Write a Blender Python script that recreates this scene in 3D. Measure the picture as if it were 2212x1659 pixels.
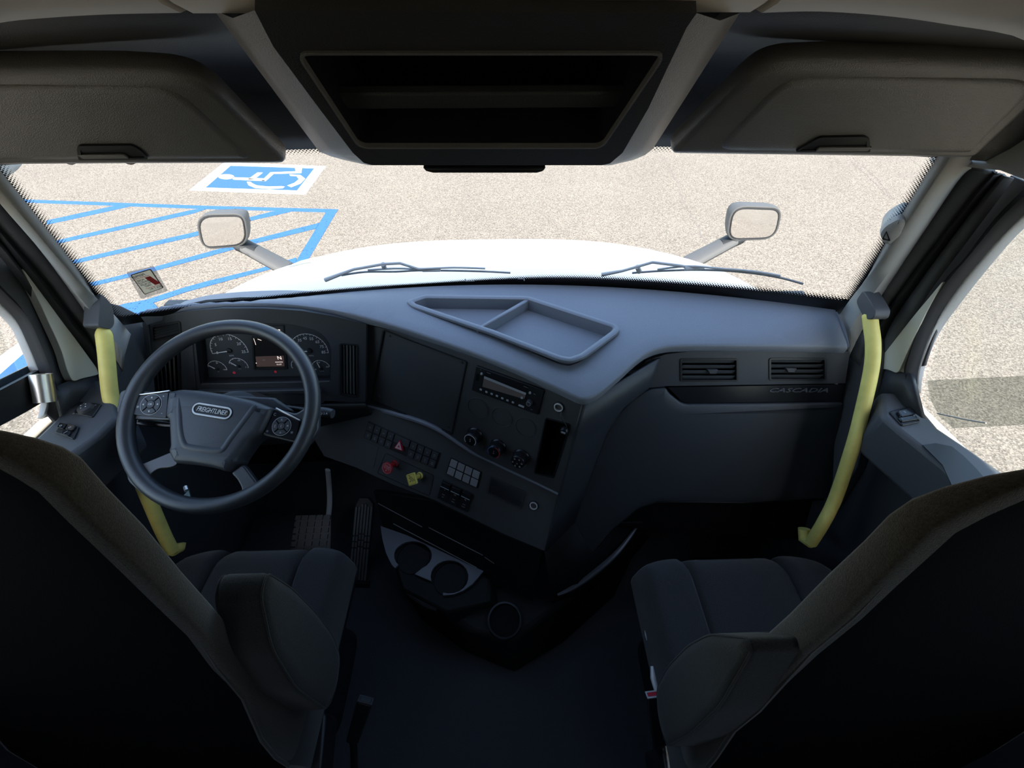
import bpy, bmesh, math, random
from math import sin, cos, pi, radians, sqrt, atan2
from mathutils import Vector as V, Matrix, geometry
random.seed(7)
SC = bpy.context.scene
COL = SC.collection
for o in list(bpy.data.objects): bpy.data.objects.remove(o)

# ------------------------------------------------------------------ camera
FPX, PITCH, YAW = 900.0, radians(45), radians(1.5)
CAM = V((.045, 0, 1.75))
FW = V((sin(YAW)*cos(PITCH), cos(YAW)*cos(PITCH), -sin(PITCH)))
RT = V((cos(YAW), -sin(YAW), 0))
UP = RT.cross(FW)
cd = bpy.data.cameras.new('camera'); cam = bpy.data.objects.new('camera', cd); COL.objects.link(cam)
cd.sensor_fit = 'HORIZONTAL'; cd.sensor_width = 36; cd.lens = 36*FPX/2212; cd.clip_start = .02; cd.clip_end = 500
cam.matrix_world = Matrix((( RT.x, UP.x, -FW.x, CAM.x), (RT.y, UP.y, -FW.y, CAM.y), (RT.z, UP.z, -FW.z, CAM.z), (0,0,0,1)))
SC.camera = cam

# ------------------------------------------------------------------ light and exposure
SC.view_settings.view_transform = 'Standard'; SC.view_settings.look = 'None'
SC.view_settings.gamma = 1; SC.view_settings.use_curve_mapping = False
SC.view_settings.exposure = 1.0
w = bpy.data.worlds.new('sky'); SC.world = w; w.use_nodes = True
nt = w.node_tree; nt.nodes.clear()
sk = nt.nodes.new('ShaderNodeTexSky'); sk.sky_type = 'NISHITA'; sk.sun_disc = False
SUN_EL, SUN_AZ = radians(52), radians(180)
sk.sun_elevation = SUN_EL; sk.sun_rotation = SUN_AZ; sk.air_density = 1.3; sk.dust_density = 2.0; sk.ozone_density = 1.5
bg = nt.nodes.new('ShaderNodeBackground'); bg.inputs[1].default_value = .34
wo = nt.nodes.new('ShaderNodeOutputWorld')
nt.links.new(sk.outputs[0], bg.inputs[0]); nt.links.new(bg.outputs[0], wo.inputs[0])
sl = bpy.data.lights.new('sun', 'SUN'); sl.energy = 5.2; sl.angle = .009; sl.color = (1, .93, .82)
sun = bpy.data.objects.new('sun', sl); COL.objects.link(sun)
sd = V((sin(SUN_AZ)*cos(SUN_EL), cos(SUN_AZ)*cos(SUN_EL), sin(SUN_EL)))
sun.rotation_euler = sd.to_track_quat('Z', 'Y').to_euler()
SC.cycles.max_bounces = 10; SC.cycles.diffuse_bounces = 6; SC.cycles.transparent_max_bounces = 16
SC.cycles.glossy_bounces = 4; SC.cycles.use_denoising = True; SC.cycles.caustics_reflective = False; SC.cycles.caustics_refractive = False

# ------------------------------------------------------------------ surveying: a photo pixel met with a real surface
def ray(px, py): return FW + RT*((px-1106)/FPX) - UP*((py-829.5)/FPX)
def hz(px, py, z): d = ray(px, py); return CAM + d*((z-CAM.z)/d.z)
def vx(px, py, x): d = ray(px, py); return CAM + d*((x-CAM.x)/d.x)
def vy(px, py, y): d = ray(px, py); return CAM + d*((y-CAM.y)/d.y)
class Fr:                                   # a flat frame: origin, in-plane right, in-plane up, outward normal
    def __init__(s, o, ex, ey):
        s.o = V(o); s.ex = V(ex).normalized(); e = V(ey); s.ey = (e - s.ex*e.dot(s.ex)).normalized(); s.ez = s.ex.cross(s.ey)
    def p(s, u, v, w=0): return s.o + s.ex*u + s.ey*v + s.ez*w
    def px(s, x, y):
        d = ray(x, y); t = (s.o-CAM).dot(s.ez)/d.dot(s.ez); q = CAM + d*t - s.o
        return (q.dot(s.ex), q.dot(s.ey))
    def pxs(s, l): return [s.px(*a) for a in l]
    def sub(s, u, v, w=0, rot=0):
        return Fr(s.p(u, v, w), s.ex*cos(rot)+s.ey*sin(rot), s.ey*cos(rot)-s.ex*sin(rot))

# ------------------------------------------------------------------ mesh helpers
class M:
    def __init__(s): s.v = []; s.f = []
    def add(s, vs, fs):
        n = len(s.v); s.v += [tuple(a) for a in vs]; s.f += [tuple(i+n for i in f) for f in fs]; return s
    def quad(s, a, b, c, d): return s.add([a, b, c, d], [(0,1,2,3)])
    def grid(s, rows, closed=False, capends=False):
        n = len(rows[0]); vs = [p for r in rows for p in r]; fs = []
        for i in range(len(rows)-1):
            for j in range(n if closed else n-1):
                k = (j+1) % n; fs.append((i*n+j, i*n+k, (i+1)*n+k, (i+1)*n+j))
        if capends:
            b = (len(rows)-1)*n
            if n <= 4: fs += [tuple(range(n))[::-1], tuple(b+j for j in range(n))]
            else:
                fs += [tuple(t[::-1]) for t in geometry.tessellate_polygon([[V(p) for p in rows[0]]])]
                fs += [tuple(b+i for i in t) for t in geometry.tessellate_polygon([[V(p) for p in rows[-1]]])]
        return s.add(vs, fs)
    def prism(s, pts, d):                   # 3-D polygon pushed along d
        n = len(pts); d = V(d); vs = [V(p) for p in pts] + [V(p)+d for p in pts]
        return s.add(vs, [tuple(range(n))[::-1], tuple(range(n, 2*n))] + [(i, (i+1) % n, n+(i+1) % n, n+i) for i in range(n)])
    def slab(s, fr, poly, w0, w1): return s.prism([fr.p(u, v, w0) for u, v in poly], fr.ez*(w1-w0))
    def box(s, fr, u0, u1, v0, v1, w0, w1): return s.slab(fr, [(u0,v0),(u1,v0),(u1,v1),(u0,v1)], w0, w1)
    def plate(s, fr, outer, holes, w0, w1): # flat plate with real openings
        loops = [outer]+list(holes)
        tri = geometry.tessellate_polygon([[V((u, v, 0)) for u, v in l] for l in loops])
        flat = [p for l in loops for p in l]; n = len(flat)
        vs = [fr.p(u, v, w1) for u, v in flat]+[fr.p(u, v, w0) for u, v in flat]
        fs = []
        for t in tri:
            a, b, c = [V((*flat[i], 0)) for i in t]
            if (b-a).cross(c-a).z < 0: t = t[::-1]
            fs.append(tuple(t)); fs.append(tuple(i+n for i in t[::-1]))
        k = 0
        for l in loops:
            m = len(l)
            for i in range(m): fs.append((k+i, k+n+i, k+n+(i+1) % m, k+(i+1) % m))
            k += m
        return s.add(vs, fs)
    def tube(s, path, r, seg=10, closed=False, flat=1.0, up=None):
        P = [V(p) for p in path]; n = len(P); rows = []; nrm = None
        rr = r if isinstance(r, (list, tuple)) else [r]*n
        for i in range(n):
            t = (P[(i+1) % n]-P[i-1]) if closed else (P[min(i+1, n-1)]-P[max(i-1, 0)])
            t.normalize()
            if nrm is None:
                nrm = V(up) if up else (V((0,0,1)) if abs(t.z) < .9 else V((1,0,0)))
            nrm = (nrm - t*nrm.dot(t)).normalized(); b = t.cross(nrm)
            rows.append([P[i] + nrm*(rr[i]*flat*cos(2*pi*k/seg)) + b*(rr[i]*sin(2*pi*k/seg)) for k in range(seg)])
        if closed: rows.append(rows[0])
        return s.grid(rows, True, not closed)
    def lathe(s, fr, prof, seg=28, a0=0, a1=2*pi):   # profile (radius, height along normal)
        full = abs(a1-a0) > 6.28
        rows = [[fr.p(r*cos(a0+(a1-a0)*k/seg), r*sin(a0+(a1-a0)*k/seg), h) for k in range(seg if full else seg+1)] for r, h in prof]
        return s.grid(rows, full)
    def arc(s, fr, cu, cv, r, wd, a0, a1, w=0, h=.0006, n=24):
        pts = [(cu+(r+wd/2)*cos(a0+(a1-a0)*i/n), cv+(r+wd/2)*sin(a0+(a1-a0)*i/n)) for i in range(n+1)]
        pts2 = [(cu+(r-wd/2)*cos(a0+(a1-a0)*i/n), cv+(r-wd/2)*sin(a0+(a1-a0)*i/n)) for i in range(n+1)]
        rows = [[fr.p(*p, w) for p in pts], [fr.p(*p, w+h) for p in pts], [fr.p(*p, w+h) for p in pts2], [fr.p(*p, w) for p in pts2]]
        return s.grid(rows)
    def line(s, fr, a, b, wd, w=0, h=.0006):
        a = V((*a, 0)); b = V((*b, 0)); d = (b-a).normalized()*wd/2; n = V((-d.y, d.x, 0))
        return s.slab(fr, [(a-n)[:2], (b-n)[:2], (b+n)[:2], (a+n)[:2]], w, w+h)
def rnd(poly, r, n=4):                      # round the corners of a polygon
    out = []; m = len(poly); rr = r if isinstance(r, (list, tuple)) else [r]*m
    for i in range(m):
        p = V(poly[i]); a = V(poly[i-1])-p; b = V(poly[(i+1) % m])-p
        k = min(rr[i], a.length*.48, b.length*.48)
        if k <= 1e-6: out.append(tuple(p)); continue
        A = p+a.normalized()*k; B = p+b.normalized()*k
        for j in range(n+1):
            t = j/n; out.append(tuple(A*(1-t)**2 + p*2*t*(1-t) + B*t*t))
    return out
def rect(u0, u1, v0, v1): return [(u0,v0),(u1,v0),(u1,v1),(u0,v1)]
def circ(cu, cv, r, n=28, ry=None): return [(cu+r*cos(2*pi*i/n), cv+(ry or r)*sin(2*pi*i/n)) for i in range(n)]
def shrink(poly, k):                        # move each edge inwards by k
    area = sum(poly[i-1][0]*poly[i][1]-poly[i][0]*poly[i-1][1] for i in range(len(poly))); sg = 1 if area > 0 else -1
    out = []; m = len(poly)
    for i in range(m):
        p = V(poly[i]); a = (p-V(poly[i-1])).normalized(); b = (V(poly[(i+1) % m])-p).normalized()
        na = V((-a.y, a.x))*sg; nb = V((-b.y, b.x))*sg; q = na+nb
        out.append(tuple(p + q*(k/max(.35, q.dot(na)))))
    return out
def spl(pts, n=6):                          # Catmull-Rom through points
    P = [V(p) for p in pts]; out = []
    for i in range(len(P)-1):
        a, b, c, d = P[max(i-1,0)], P[i], P[i+1], P[min(i+2, len(P)-1)]
        for j in range(n):
            t = j/n; out.append(.5*((2*b)+(c-a)*t+(2*a-5*b+4*c-d)*t*t+(3*b-a-3*c+d)*t**3))
    out.append(P[-1]); return out
def lerpc(tab, x):
    if x <= tab[0][0]: return tab[0][1]
    for (a, b), (c, d) in zip(tab, tab[1:]):
        if x <= c: return b+(d-b)*(x-a)/(c-a)
    return tab[-1][1]
def smc(tab, x):                            # smooth (cosine eased) table
    if x <= tab[0][0]: return tab[0][1]
    for (a, b), (c, d) in zip(tab, tab[1:]):
        if x <= c: t = (x-a)/(c-a); t = t*t*(3-2*t); return b+(d-b)*t
    return tab[-1][1]

def thing(name, label, cat, loc=(0,0,0), group=None):
    o = bpy.data.objects.new(name, None); COL.objects.link(o); o.location = loc; o.empty_display_size = .05
    o['label'] = label; o['category'] = cat
    if group: o['group'] = group
    o.matrix_basis = Matrix.Translation(loc)
    return o
WM = {}
def world_of(o): return (world_of(o.parent) @ o.matrix_parent_inverse @ o.matrix_basis) if o.parent else o.matrix_basis.copy()
def par(o, p):
    if p is not None: o.parent = p; o.matrix_parent_inverse = world_of(p).inverted()
def tag(o, label=None, cat=None, group=None, kind=None):
    for k, v in (('label', label), ('category', cat), ('group', group), ('kind', kind)):
        if v: o[k] = v
    return o
def mk(name, m, mat, parent=None, bev=0, smooth=True, ang=40, sub=0, seg=2, solid=0, soff=-1, label=None):
    me = bpy.data.meshes.new(name)
    me.from_pydata(m.v, [], m.f)
    bm = bmesh.new(); bm.from_mesh(me)
    bmesh.ops.remove_doubles(bm, verts=bm.verts, dist=1e-5)
    bmesh.ops.recalc_face_normals(bm, faces=bm.faces)
    bm.to_mesh(me); bm.free()
    o = bpy.data.objects.new(name, me); COL.objects.link(o); par(o, parent)
    me.materials.append(mat)
    if smooth:
        for p in me.polygons: p.use_smooth = True
        me.set_sharp_from_angle(angle=radians(ang))
    if solid:
        d = o.modifiers.new('thick', 'SOLIDIFY'); d.thickness = solid; d.offset = soff
    if bev:
        b = o.modifiers.new('edge', 'BEVEL'); b.width = bev; b.segments = seg; b.limit_method = 'ANGLE'; b.angle_limit = radians(35); b.harden_normals = False
    if sub:
        b = o.modifiers.new('sub', 'SUBSURF'); b.levels = b.render_levels = sub
    if label: o['label'] = label
    return o
def copy_tree(o, loc, label=None):
    c = o.copy(); COL.objects.link(c); c.location = loc
    if label: c['label'] = label
    for ch in o.children:
        d = ch.copy(); COL.objects.link(d); d.parent = c
        for g in ch.children:
            e = g.copy(); COL.objects.link(e); e.parent = d
    return c
def txt(name, s, fr, u, v, h, mat, parent, w=.0003, shear=0, ext=.0003, align='CENTER', mirror=False, sx=1.0, rot=0):
    cu = bpy.data.curves.new('t', 'FONT'); cu.body = s; cu.size = 1; cu.align_x = align; cu.align_y = 'CENTER'; cu.shear = shear; cu.resolution_u = 2
    to = bpy.data.objects.new('t', cu); COL.objects.link(to)
    bpy.context.view_layer.update()
    me = bpy.data.meshes.new_from_object(to.evaluated_get(bpy.context.evaluated_depsgraph_get()))
    bpy.data.objects.remove(to); bpy.data.curves.remove(cu)
    me.name = name; k = h/.72; sg = -1 if mirror else 1
    ca, sa = cos(rot), sin(rot)
    for vt in me.vertices:
        a, b = vt.co.x*k*sx*sg, vt.co.y*k; vt.co = fr.p(u+a*ca-b*sa, v+a*sa+b*ca, w)
    if ext:
        bm = bmesh.new(); bm.from_mesh(me)
        r = bmesh.ops.extrude_face_region(bm, geom=bm.faces[:])
        for q in r['geom']:
            if isinstance(q, bmesh.types.BMVert): q.co += fr.ez*ext
        bm.to_mesh(me); bm.free()
    me.materials.clear(); me.materials.append(mat)
    o = bpy.data.objects.new(name, me); COL.objects.link(o); par(o, parent); return o

# ------------------------------------------------------------------ materials
def mat(name, col, rough=.5, metal=0, bump=0, bscale=400, btype='VORONOI', spec=.5, var=0, vscale=60, emit=None, est=1, sheen=0, coat=0, detail=2):
    m = bpy.data.materials.new(name); m.use_nodes = True; n = m.node_tree.nodes; l = m.node_tree.links; b = n['Principled BSDF']
    b.inputs['Base Color'].default_value = (*col, 1); b.inputs['Roughness'].default_value = rough; b.inputs['Metallic'].default_value = metal
    b.inputs['Specular IOR Level'].default_value = spec
    if sheen: b.inputs['Sheen Weight'].default_value = sheen; b.inputs['Sheen Roughness'].default_value = .5
    if coat: b.inputs['Coat Weight'].default_value = coat; b.inputs['Coat Roughness'].default_value = .05
    tc = n.new('ShaderNodeTexCoord')
    if bump:
        if btype == 'VORONOI': t = n.new('ShaderNodeTexVoronoi'); t.inputs['Scale'].default_value = bscale; out = t.outputs['Distance']
        else: t = n.new('ShaderNodeTexNoise'); t.inputs['Scale'].default_value = bscale; t.inputs['Detail'].default_value = detail; out = t.outputs['Fac']
        l.new(tc.outputs['Object'], t.inputs['Vector'])
        bp = n.new('ShaderNodeBump'); bp.inputs['Strength'].default_value = bump; bp.inputs['Distance'].default_value = .001
        l.new(out, bp.inputs['Height']); l.new(bp.outputs[0], b.inputs['Normal'])
    if var:
        t = n.new('ShaderNodeTexNoise'); t.inputs['Scale'].default_value = vscale; t.inputs['Detail'].default_value = 3
        l.new(tc.outputs['Object'], t.inputs['Vector'])
        r = n.new('ShaderNodeValToRGB'); r.color_ramp.elements[0].position = .3; r.color_ramp.elements[1].position = .7
        r.color_ramp.elements[0].color = (*[c*(1-var) for c in col], 1); r.color_ramp.elements[1].color = (*[min(1, c*(1+var)) for c in col], 1)
        l.new(t.outputs['Fac'], r.inputs[0]); l.new(r.outputs[0], b.inputs['Base Color'])
    if emit: b.inputs['Emission Color'].default_value = (*emit, 1); b.inputs['Emission Strength'].default_value = est
    return m
HEAD = mat('header_vinyl', (.17,.158,.14), .42, bump=.4, bscale=680, spec=.9)
HEADP = mat('header_panel_vinyl', (.085,.08,.072), .5, bump=.35, bscale=680, spec=.5)
HEADD = mat('header_dark_plastic', (.05,.05,.05), .5, bump=.3, bscale=520, spec=.35)
BEIGE = mat('beige_headliner', (.84,.77,.65), .6, bump=.1, bscale=300, btype='NOISE')
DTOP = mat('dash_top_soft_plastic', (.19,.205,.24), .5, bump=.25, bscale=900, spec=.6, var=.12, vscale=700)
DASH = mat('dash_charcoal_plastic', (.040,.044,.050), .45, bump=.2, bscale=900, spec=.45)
DASHS = mat('dash_stack_plastic', (.062,.066,.070), .5, bump=.2, bscale=900, spec=.4)
BLK = mat('black_plastic', (.012,.013,.015), .4, spec=.4)
GLOSS = mat('gloss_black_plastic', (.012,.013,.016), .22, spec=.35)
VOID = mat('black_recess', (.006,.006,.007), .8, spec=.1)
CONS = mat('console_black', (.009,.010,.011), .6, spec=.2)
SLAT = mat('vent_slat_plastic', (.085,.09,.095), .45)
SILL = mat('sill_soft_plastic', (.07,.075,.085), .5, bump=.25, bscale=900, spec=.5)
PILLAR = mat('pillar_vinyl', (.36,.36,.35), .55, bump=.3, bscale=700, spec=.4)
PILLD = mat('pillar_dark_vinyl', (.075,.076,.08), .55, bump=.2, bscale=700, spec=.35)
RUBBER = mat('rubber_seal', (.025,.025,.027), .6, spec=.3)
CREAM = mat('cab_paint_inside', (.66,.64,.56), .35, spec=.5)
WHITE = mat('white_truck_paint', (.86,.80,.67), .5, spec=.25)
WHEELM = mat('steering_wheel_leather', (.032,.035,.041), .4, bump=.15, bscale=1100, spec=.7)
HUB = mat('wheel_hub_plastic', (.046,.05,.059), .42, bump=.15, bscale=900, spec=.5)
CHROME = mat('chrome', (.75,.76,.78), .12, metal=1)
FABA = mat('armrest_fabric', (.021,.0185,.016), .95, bump=.8, bscale=800, btype='NOISE', spec=.1, sheen=.15, var=.35, vscale=350)
SHELL = mat('seat_back_black', (.008,.008,.009), .9, spec=.05, bump=.4, bscale=500, btype='NOISE')  # near-black tone for the rear face of the backrests
STEEL = mat('brushed_steel', (.80,.78,.74), .34, metal=1, bump=.05, bscale=900, btype='NOISE')
SILVER = mat('silver_ring', (.72,.72,.72), .4, metal=.2)
YEL = mat('yellow_grab_paint', (.88,.76,.22), .5, bump=.12, bscale=500, btype='NOISE', var=.08, vscale=25)
FAB = mat('seat_fabric', (.040,.039,.040), .95, bump=.5, bscale=700, btype='NOISE', spec=.15, sheen=.25, var=.3, vscale=500)
FABB = mat('seat_back_fabric', (.036,.029,.023), .95, bump=.8, bscale=800, btype='NOISE', spec=.1, sheen=.3, var=.35, vscale=350)
CARP = mat('floor_carpet', (.045,.05,.058), 1, bump=.6, bscale=500, btype='NOISE', spec=.1, var=.3, vscale=600)
LETW = mat('white_print', (.75,.75,.75), .6)
LETG = mat('grey_print', (.42,.43,.45), .6)
KEY = mat('switch_key_plastic', (.045,.047,.053), .45, spec=.4)
KEYG = mat('grey_switch_blank', (.30,.30,.305), .5, spec=.4, bump=.1, bscale=800)
REDK = mat('red_knob_plastic', (.42,.02,.025), .4)
YELK = mat('yellow_knob_plastic', (.88,.74,.16), .4)
HAZ = mat('hazard_red', (.6,.02,.05), .4)
REDP = mat('red_print', (.55,.05,.06), .6)
BLUP = mat('blue_print', (.08,.2,.5), .6)
DISP = mat('display_dark', (.02,.018,.018), .2, spec=.5)
LCD = mat('lcd_grey', (.16,.13,.12), .25, spec=.5)
GLOW = mat('lit_symbol', (.8,.7,.65), .5, emit=(1,.82,.74), est=.55)
GLOWP = mat('lit_panel', (.05,.03,.03), .4, emit=(.30,.19,.17), est=.06)
GLOWR = mat('lit_red', (.3,.02,.03), .5, emit=(1,.05,.12), est=.10)
CLEARB = mat('wiper_grey', (.42,.42,.43), .5)
WIPB = mat('wiper_rubber', (.22,.22,.225), .6)
MIRH = mat('mirror_housing_grey', (.09,.09,.09), .6, spec=.3)
MIRD = mat('mirror_arm_grey', (.022,.024,.027), .6, spec=.3)
MIRG = mat('mirror_glass', (.9,.9,.9), .02, metal=1)
def paper(name, col):
    m = bpy.data.materials.new(name); m.use_nodes = True; n = m.node_tree.nodes; l = m.node_tree.links; b = n['Principled BSDF']; b.inputs['Base Color'].default_value = (*col, 1); b.inputs['Roughness'].default_value = .7
    t = n.new('ShaderNodeBsdfTranslucent'); t.inputs[0].default_value = (*col, 1); mx = n.new('ShaderNodeMixShader'); mx.inputs[0].default_value = .7
    l.new(b.outputs[0], mx.inputs[1]); l.new(t.outputs[0], mx.inputs[2]); l.new(mx.outputs[0], n['Material Output'].inputs[0]); return m
STICKG = paper('sticker_grey', (.92,.85,.72))
STICKW = mat('sticker_film', (.75,.74,.72), .6)
BUCKR = mat('buckle_red', (.45,.02,.04), .4)
TEAL = mat('teal_tag', (.05,.12,.14), .5)

def glass_mat(name, tint, gloss=.06, haze=0):
    m = bpy.data.materials.new(name); m.use_nodes = True; n = m.node_tree.nodes; l = m.node_tree.links; n.clear()
    t = n.new('ShaderNodeBsdfTransparent'); t.inputs[0].default_value = (*tint, 1)
    g = n.new('ShaderNodeBsdfGlossy'); g.inputs['Roughness'].default_value = .02
    lw = n.new('ShaderNodeLayerWeight'); lw.inputs[0].default_value = .5
    pw = n.new('ShaderNodeMath'); pw.operation = 'POWER'; pw.inputs[1].default_value = 5; l.new(lw.outputs['Facing'], pw.inputs[0])
    f = n.new('ShaderNodeMath'); f.operation = 'MULTIPLY_ADD'; f.inputs[1].default_value = .9; f.inputs[2].default_value = .035; l.new(pw.outputs[0], f.inputs[0])
    mx = n.new('ShaderNodeMixShader'); o = n.new('ShaderNodeOutputMaterial')
    l.new(f.outputs[0], mx.inputs[0]); l.new(t.outputs[0], mx.inputs[1]); l.new(g.outputs[0], mx.inputs[2])
    last = mx
    if haze:
        d = n.new('ShaderNodeBsdfDiffuse'); d.inputs[0].default_value = (.75,.76,.74,1)
        no = n.new('ShaderNodeTexNoise'); no.inputs['Scale'].default_value = 14; no.inputs['Detail'].default_value = 5
        tc = n.new('ShaderNodeTexCoord'); mp = n.new('ShaderNodeMapping'); mp.inputs['Scale'].default_value = (1, 3, .6)
        l.new(tc.outputs['Object'], mp.inputs[0]); l.new(mp.outputs[0], no.inputs['Vector'])
        mul = n.new('ShaderNodeMath'); mul.operation = 'MULTIPLY'; mul.inputs[1].default_value = haze; l.new(no.outputs['Fac'], mul.inputs[0])
        m2 = n.new('ShaderNodeMixShader'); l.new(mul.outputs[0], m2.inputs[0]); l.new(mx.outputs[0], m2.inputs[1]); l.new(d.outputs[0], m2.inputs[2]); last = m2
    l.new(last.outputs[0], o.inputs[0]); return m
GLASS = glass_mat('windshield_glass', (.95,.97,.96), haze=.03)
GLASSD = glass_mat('door_glass', (.93,.95,.94), haze=.03)
GLASSS = glass_mat('translucent_glass', (.78,.79,.77), haze=.10)
ACRY = glass_mat('smoked_acrylic', (.10,.11,.10), haze=.05)

def asphalt():
    m = bpy.data.materials.new('sunlit_asphalt'); m.use_nodes = True; n = m.node_tree.nodes; l = m.node_tree.links; b = n['Principled BSDF']
    b.inputs['Roughness'].default_value = .9; b.inputs['Specular IOR Level'].default_value = .2
    tc = n.new('ShaderNodeTexCoord')
    v = n.new('ShaderNodeTexVoronoi'); v.inputs['Scale'].default_value = 74; l.new(tc.outputs['Object'], v.inputs['Vector'])
    no = n.new('ShaderNodeTexNoise'); no.inputs['Scale'].default_value = 95; no.inputs['Detail'].default_value = 4; l.new(tc.outputs['Object'], no.inputs['Vector'])
    big = n.new('ShaderNodeTexNoise'); big.inputs['Scale'].default_value = .8; big.inputs['Detail'].default_value = 3; l.new(tc.outputs['Object'], big.inputs['Vector'])
    sp = n.new('ShaderNodeSeparateColor'); l.new(v.outputs['Color'], sp.inputs[0])
    a = n.new('ShaderNodeMath'); a.operation = 'MULTIPLY_ADD'; a.inputs[1].default_value = .45; l.new(sp.outputs[0], a.inputs[0])
    k = n.new('ShaderNodeMath'); k.operation = 'MULTIPLY'; k.inputs[1].default_value = .75; l.new(no.outputs['Fac'], k.inputs[0]); l.new(k.outputs[0], a.inputs[2])
    r = n.new('ShaderNodeValToRGB'); e = r.color_ramp.elements
    e[0].position = .25; e[0].color = (.070,.058,.047,1); e[1].position = .85; e[1].color = (.29,.25,.20,1)
    q = e.new(.55); q.color = (.170,.144,.115,1)
    l.new(a.outputs[0], r.inputs[0])
    mx = n.new('ShaderNodeMix'); mx.data_type = 'RGBA'; mx.blend_type = 'MULTIPLY'; mx.inputs[0].default_value = .35
    r2 = n.new('ShaderNodeValToRGB'); r2.color_ramp.elements[0].position = .3; r2.color_ramp.elements[1].position = .7; r2.color_ramp.elements[0].color = (.75,.75,.76,1)
    l.new(big.outputs['Fac'], r2.inputs[0]); l.new(r.outputs[0], mx.inputs[6]); l.new(r2.outputs[0], mx.inputs[7]); l.new(mx.outputs[2], b.inputs['Base Color'])
    bp = n.new('ShaderNodeBump'); bp.inputs['Strength'].default_value = .4; bp.inputs['Distance'].default_value = .004
    l.new(v.outputs['Distance'], bp.inputs['Height']); l.new(bp.outputs[0], b.inputs['Normal'])
    return m
ASPH = asphalt()
def paint(name, col, worn=.42):
    m = bpy.data.materials.new(name); m.use_nodes = True; n = m.node_tree.nodes; l = m.node_tree.links; b = n['Principled BSDF']
    b.inputs['Base Color'].default_value = (*col, 1); b.inputs['Roughness'].default_value = .7
    tc = n.new('ShaderNodeTexCoord'); no = n.new('ShaderNodeTexNoise'); no.inputs['Scale'].default_value = 45; no.inputs['Detail'].default_value = 4
    l.new(tc.outputs['Object'], no.inputs['Vector'])
    at = n.new('ShaderNodeAttribute'); at.attribute_name = 'edge'
    ad = n.new('ShaderNodeMath'); ad.operation = 'MULTIPLY_ADD'; ad.inputs[1].default_value = .22; l.new(at.outputs['Fac'], ad.inputs[0]); l.new(no.outputs['Fac'], ad.inputs[2])
    g = n.new('ShaderNodeMath'); g.operation = 'GREATER_THAN'; g.inputs[1].default_value = worn; l.new(ad.outputs[0], g.inputs[0])
    t = n.new('ShaderNodeBsdfTransparent'); mx = n.new('ShaderNodeMixShader'); o = n['Material Output']
    l.new(g.outputs[0], mx.inputs[0]); l.new(t.outputs[0], mx.inputs[1]); l.new(b.outputs[0], mx.inputs[2]); l.new(mx.outputs[0], o.inputs[0])
    return m
BLUE = paint('blue_road_paint', (.025,.105,.30), .36)
WPAINT = paint('white_road_paint', (.50,.49,.45), .34)
BLUE2 = paint('blue_symbol_paint', (.022,.09,.26), .31)
CRACK = mat('pavement_crack', (.15,.13,.11), .9)
def frit():
    m = bpy.data.materials.new('black_ceramic_dots'); m.use_nodes = True; n = m.node_tree.nodes; l = m.node_tree.links; b = n['Principled BSDF']
    b.inputs['Base Color'].default_value = (.012,.012,.014,1); b.inputs['Roughness'].default_value = .35
    uv = n.new('ShaderNodeUVMap'); v = n.new('ShaderNodeTexVoronoi'); v.voronoi_dimensions = '2D'; v.inputs['Scale'].default_value = 200; v.inputs['Randomness'].default_value = 0
    mp = n.new('ShaderNodeMapping'); mp.inputs['Rotation'].default_value = (0,0,radians(45)); l.new(uv.outputs[0], mp.inputs[0]); l.new(mp.outputs[0], v.inputs['Vector'])
    at = n.new('ShaderNodeAttribute'); at.attribute_name = 'fade'
    g = n.new('ShaderNodeMath'); g.operation = 'GREATER_THAN'
    l.new(at.outputs['Fac'], g.inputs[0]); l.new(v.outputs['Distance'], g.inputs[1])
    t = n.new('ShaderNodeBsdfTransparent'); mx = n.new('ShaderNodeMixShader')
    l.new(g.outputs[0], mx.inputs[0]); l.new(t.outputs[0], mx.inputs[1]); l.new(b.outputs[0], mx.inputs[2]); l.new(mx.outputs[0], n['Material Output'].inputs[0])
    return m
FRIT = frit()

# ================================================================== THE GROUND OUTSIDE
GZ = -1.2
def G(px, py, dz=.003): return hz(px, py, GZ+dz)
m = M(); m.quad((-60,-60,GZ), (60,-60,GZ), (60,60,GZ), (-60,60,GZ))
ground = tag(mk('ground', m, ASPH, smooth=False), kind='structure')
def crack(px, wd):
    P = [G(*p, .002) for p in px]; Q = []
    for a, b in zip(P, P[1:]):
        n = max(2, int((b-a).length/.06))
        for i in range(n): Q.append(a.lerp(b, i/n) + V((random.uniform(-.025,.025), random.uniform(-.025,.025), 0)))
    Q.append(P[-1]); m = M(); rows = []
    for i, q in enumerate(Q):
        t = (Q[min(i+1, len(Q)-1)]-Q[max(i-1,0)]).normalized(); n = V((-t.y, t.x, 0))*wd*random.uniform(.3, 1)
        rows.append([q-n, q+n])
    m.grid(rows); mk('crack', m, CRACK, ground, smooth=False)
crack([(1435,338),(1452,372),(1473,425),(1500,478),(1530,530)], .012)
crack([(1836,345),(1880,385),(1925,430)], .008); crack([(1842,340),(1900,392),(1940,440)], .006)
crack([(1945,325),(1990,362)], .006); crack([(822,440),(800,480),(786,515)], .006)

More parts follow.
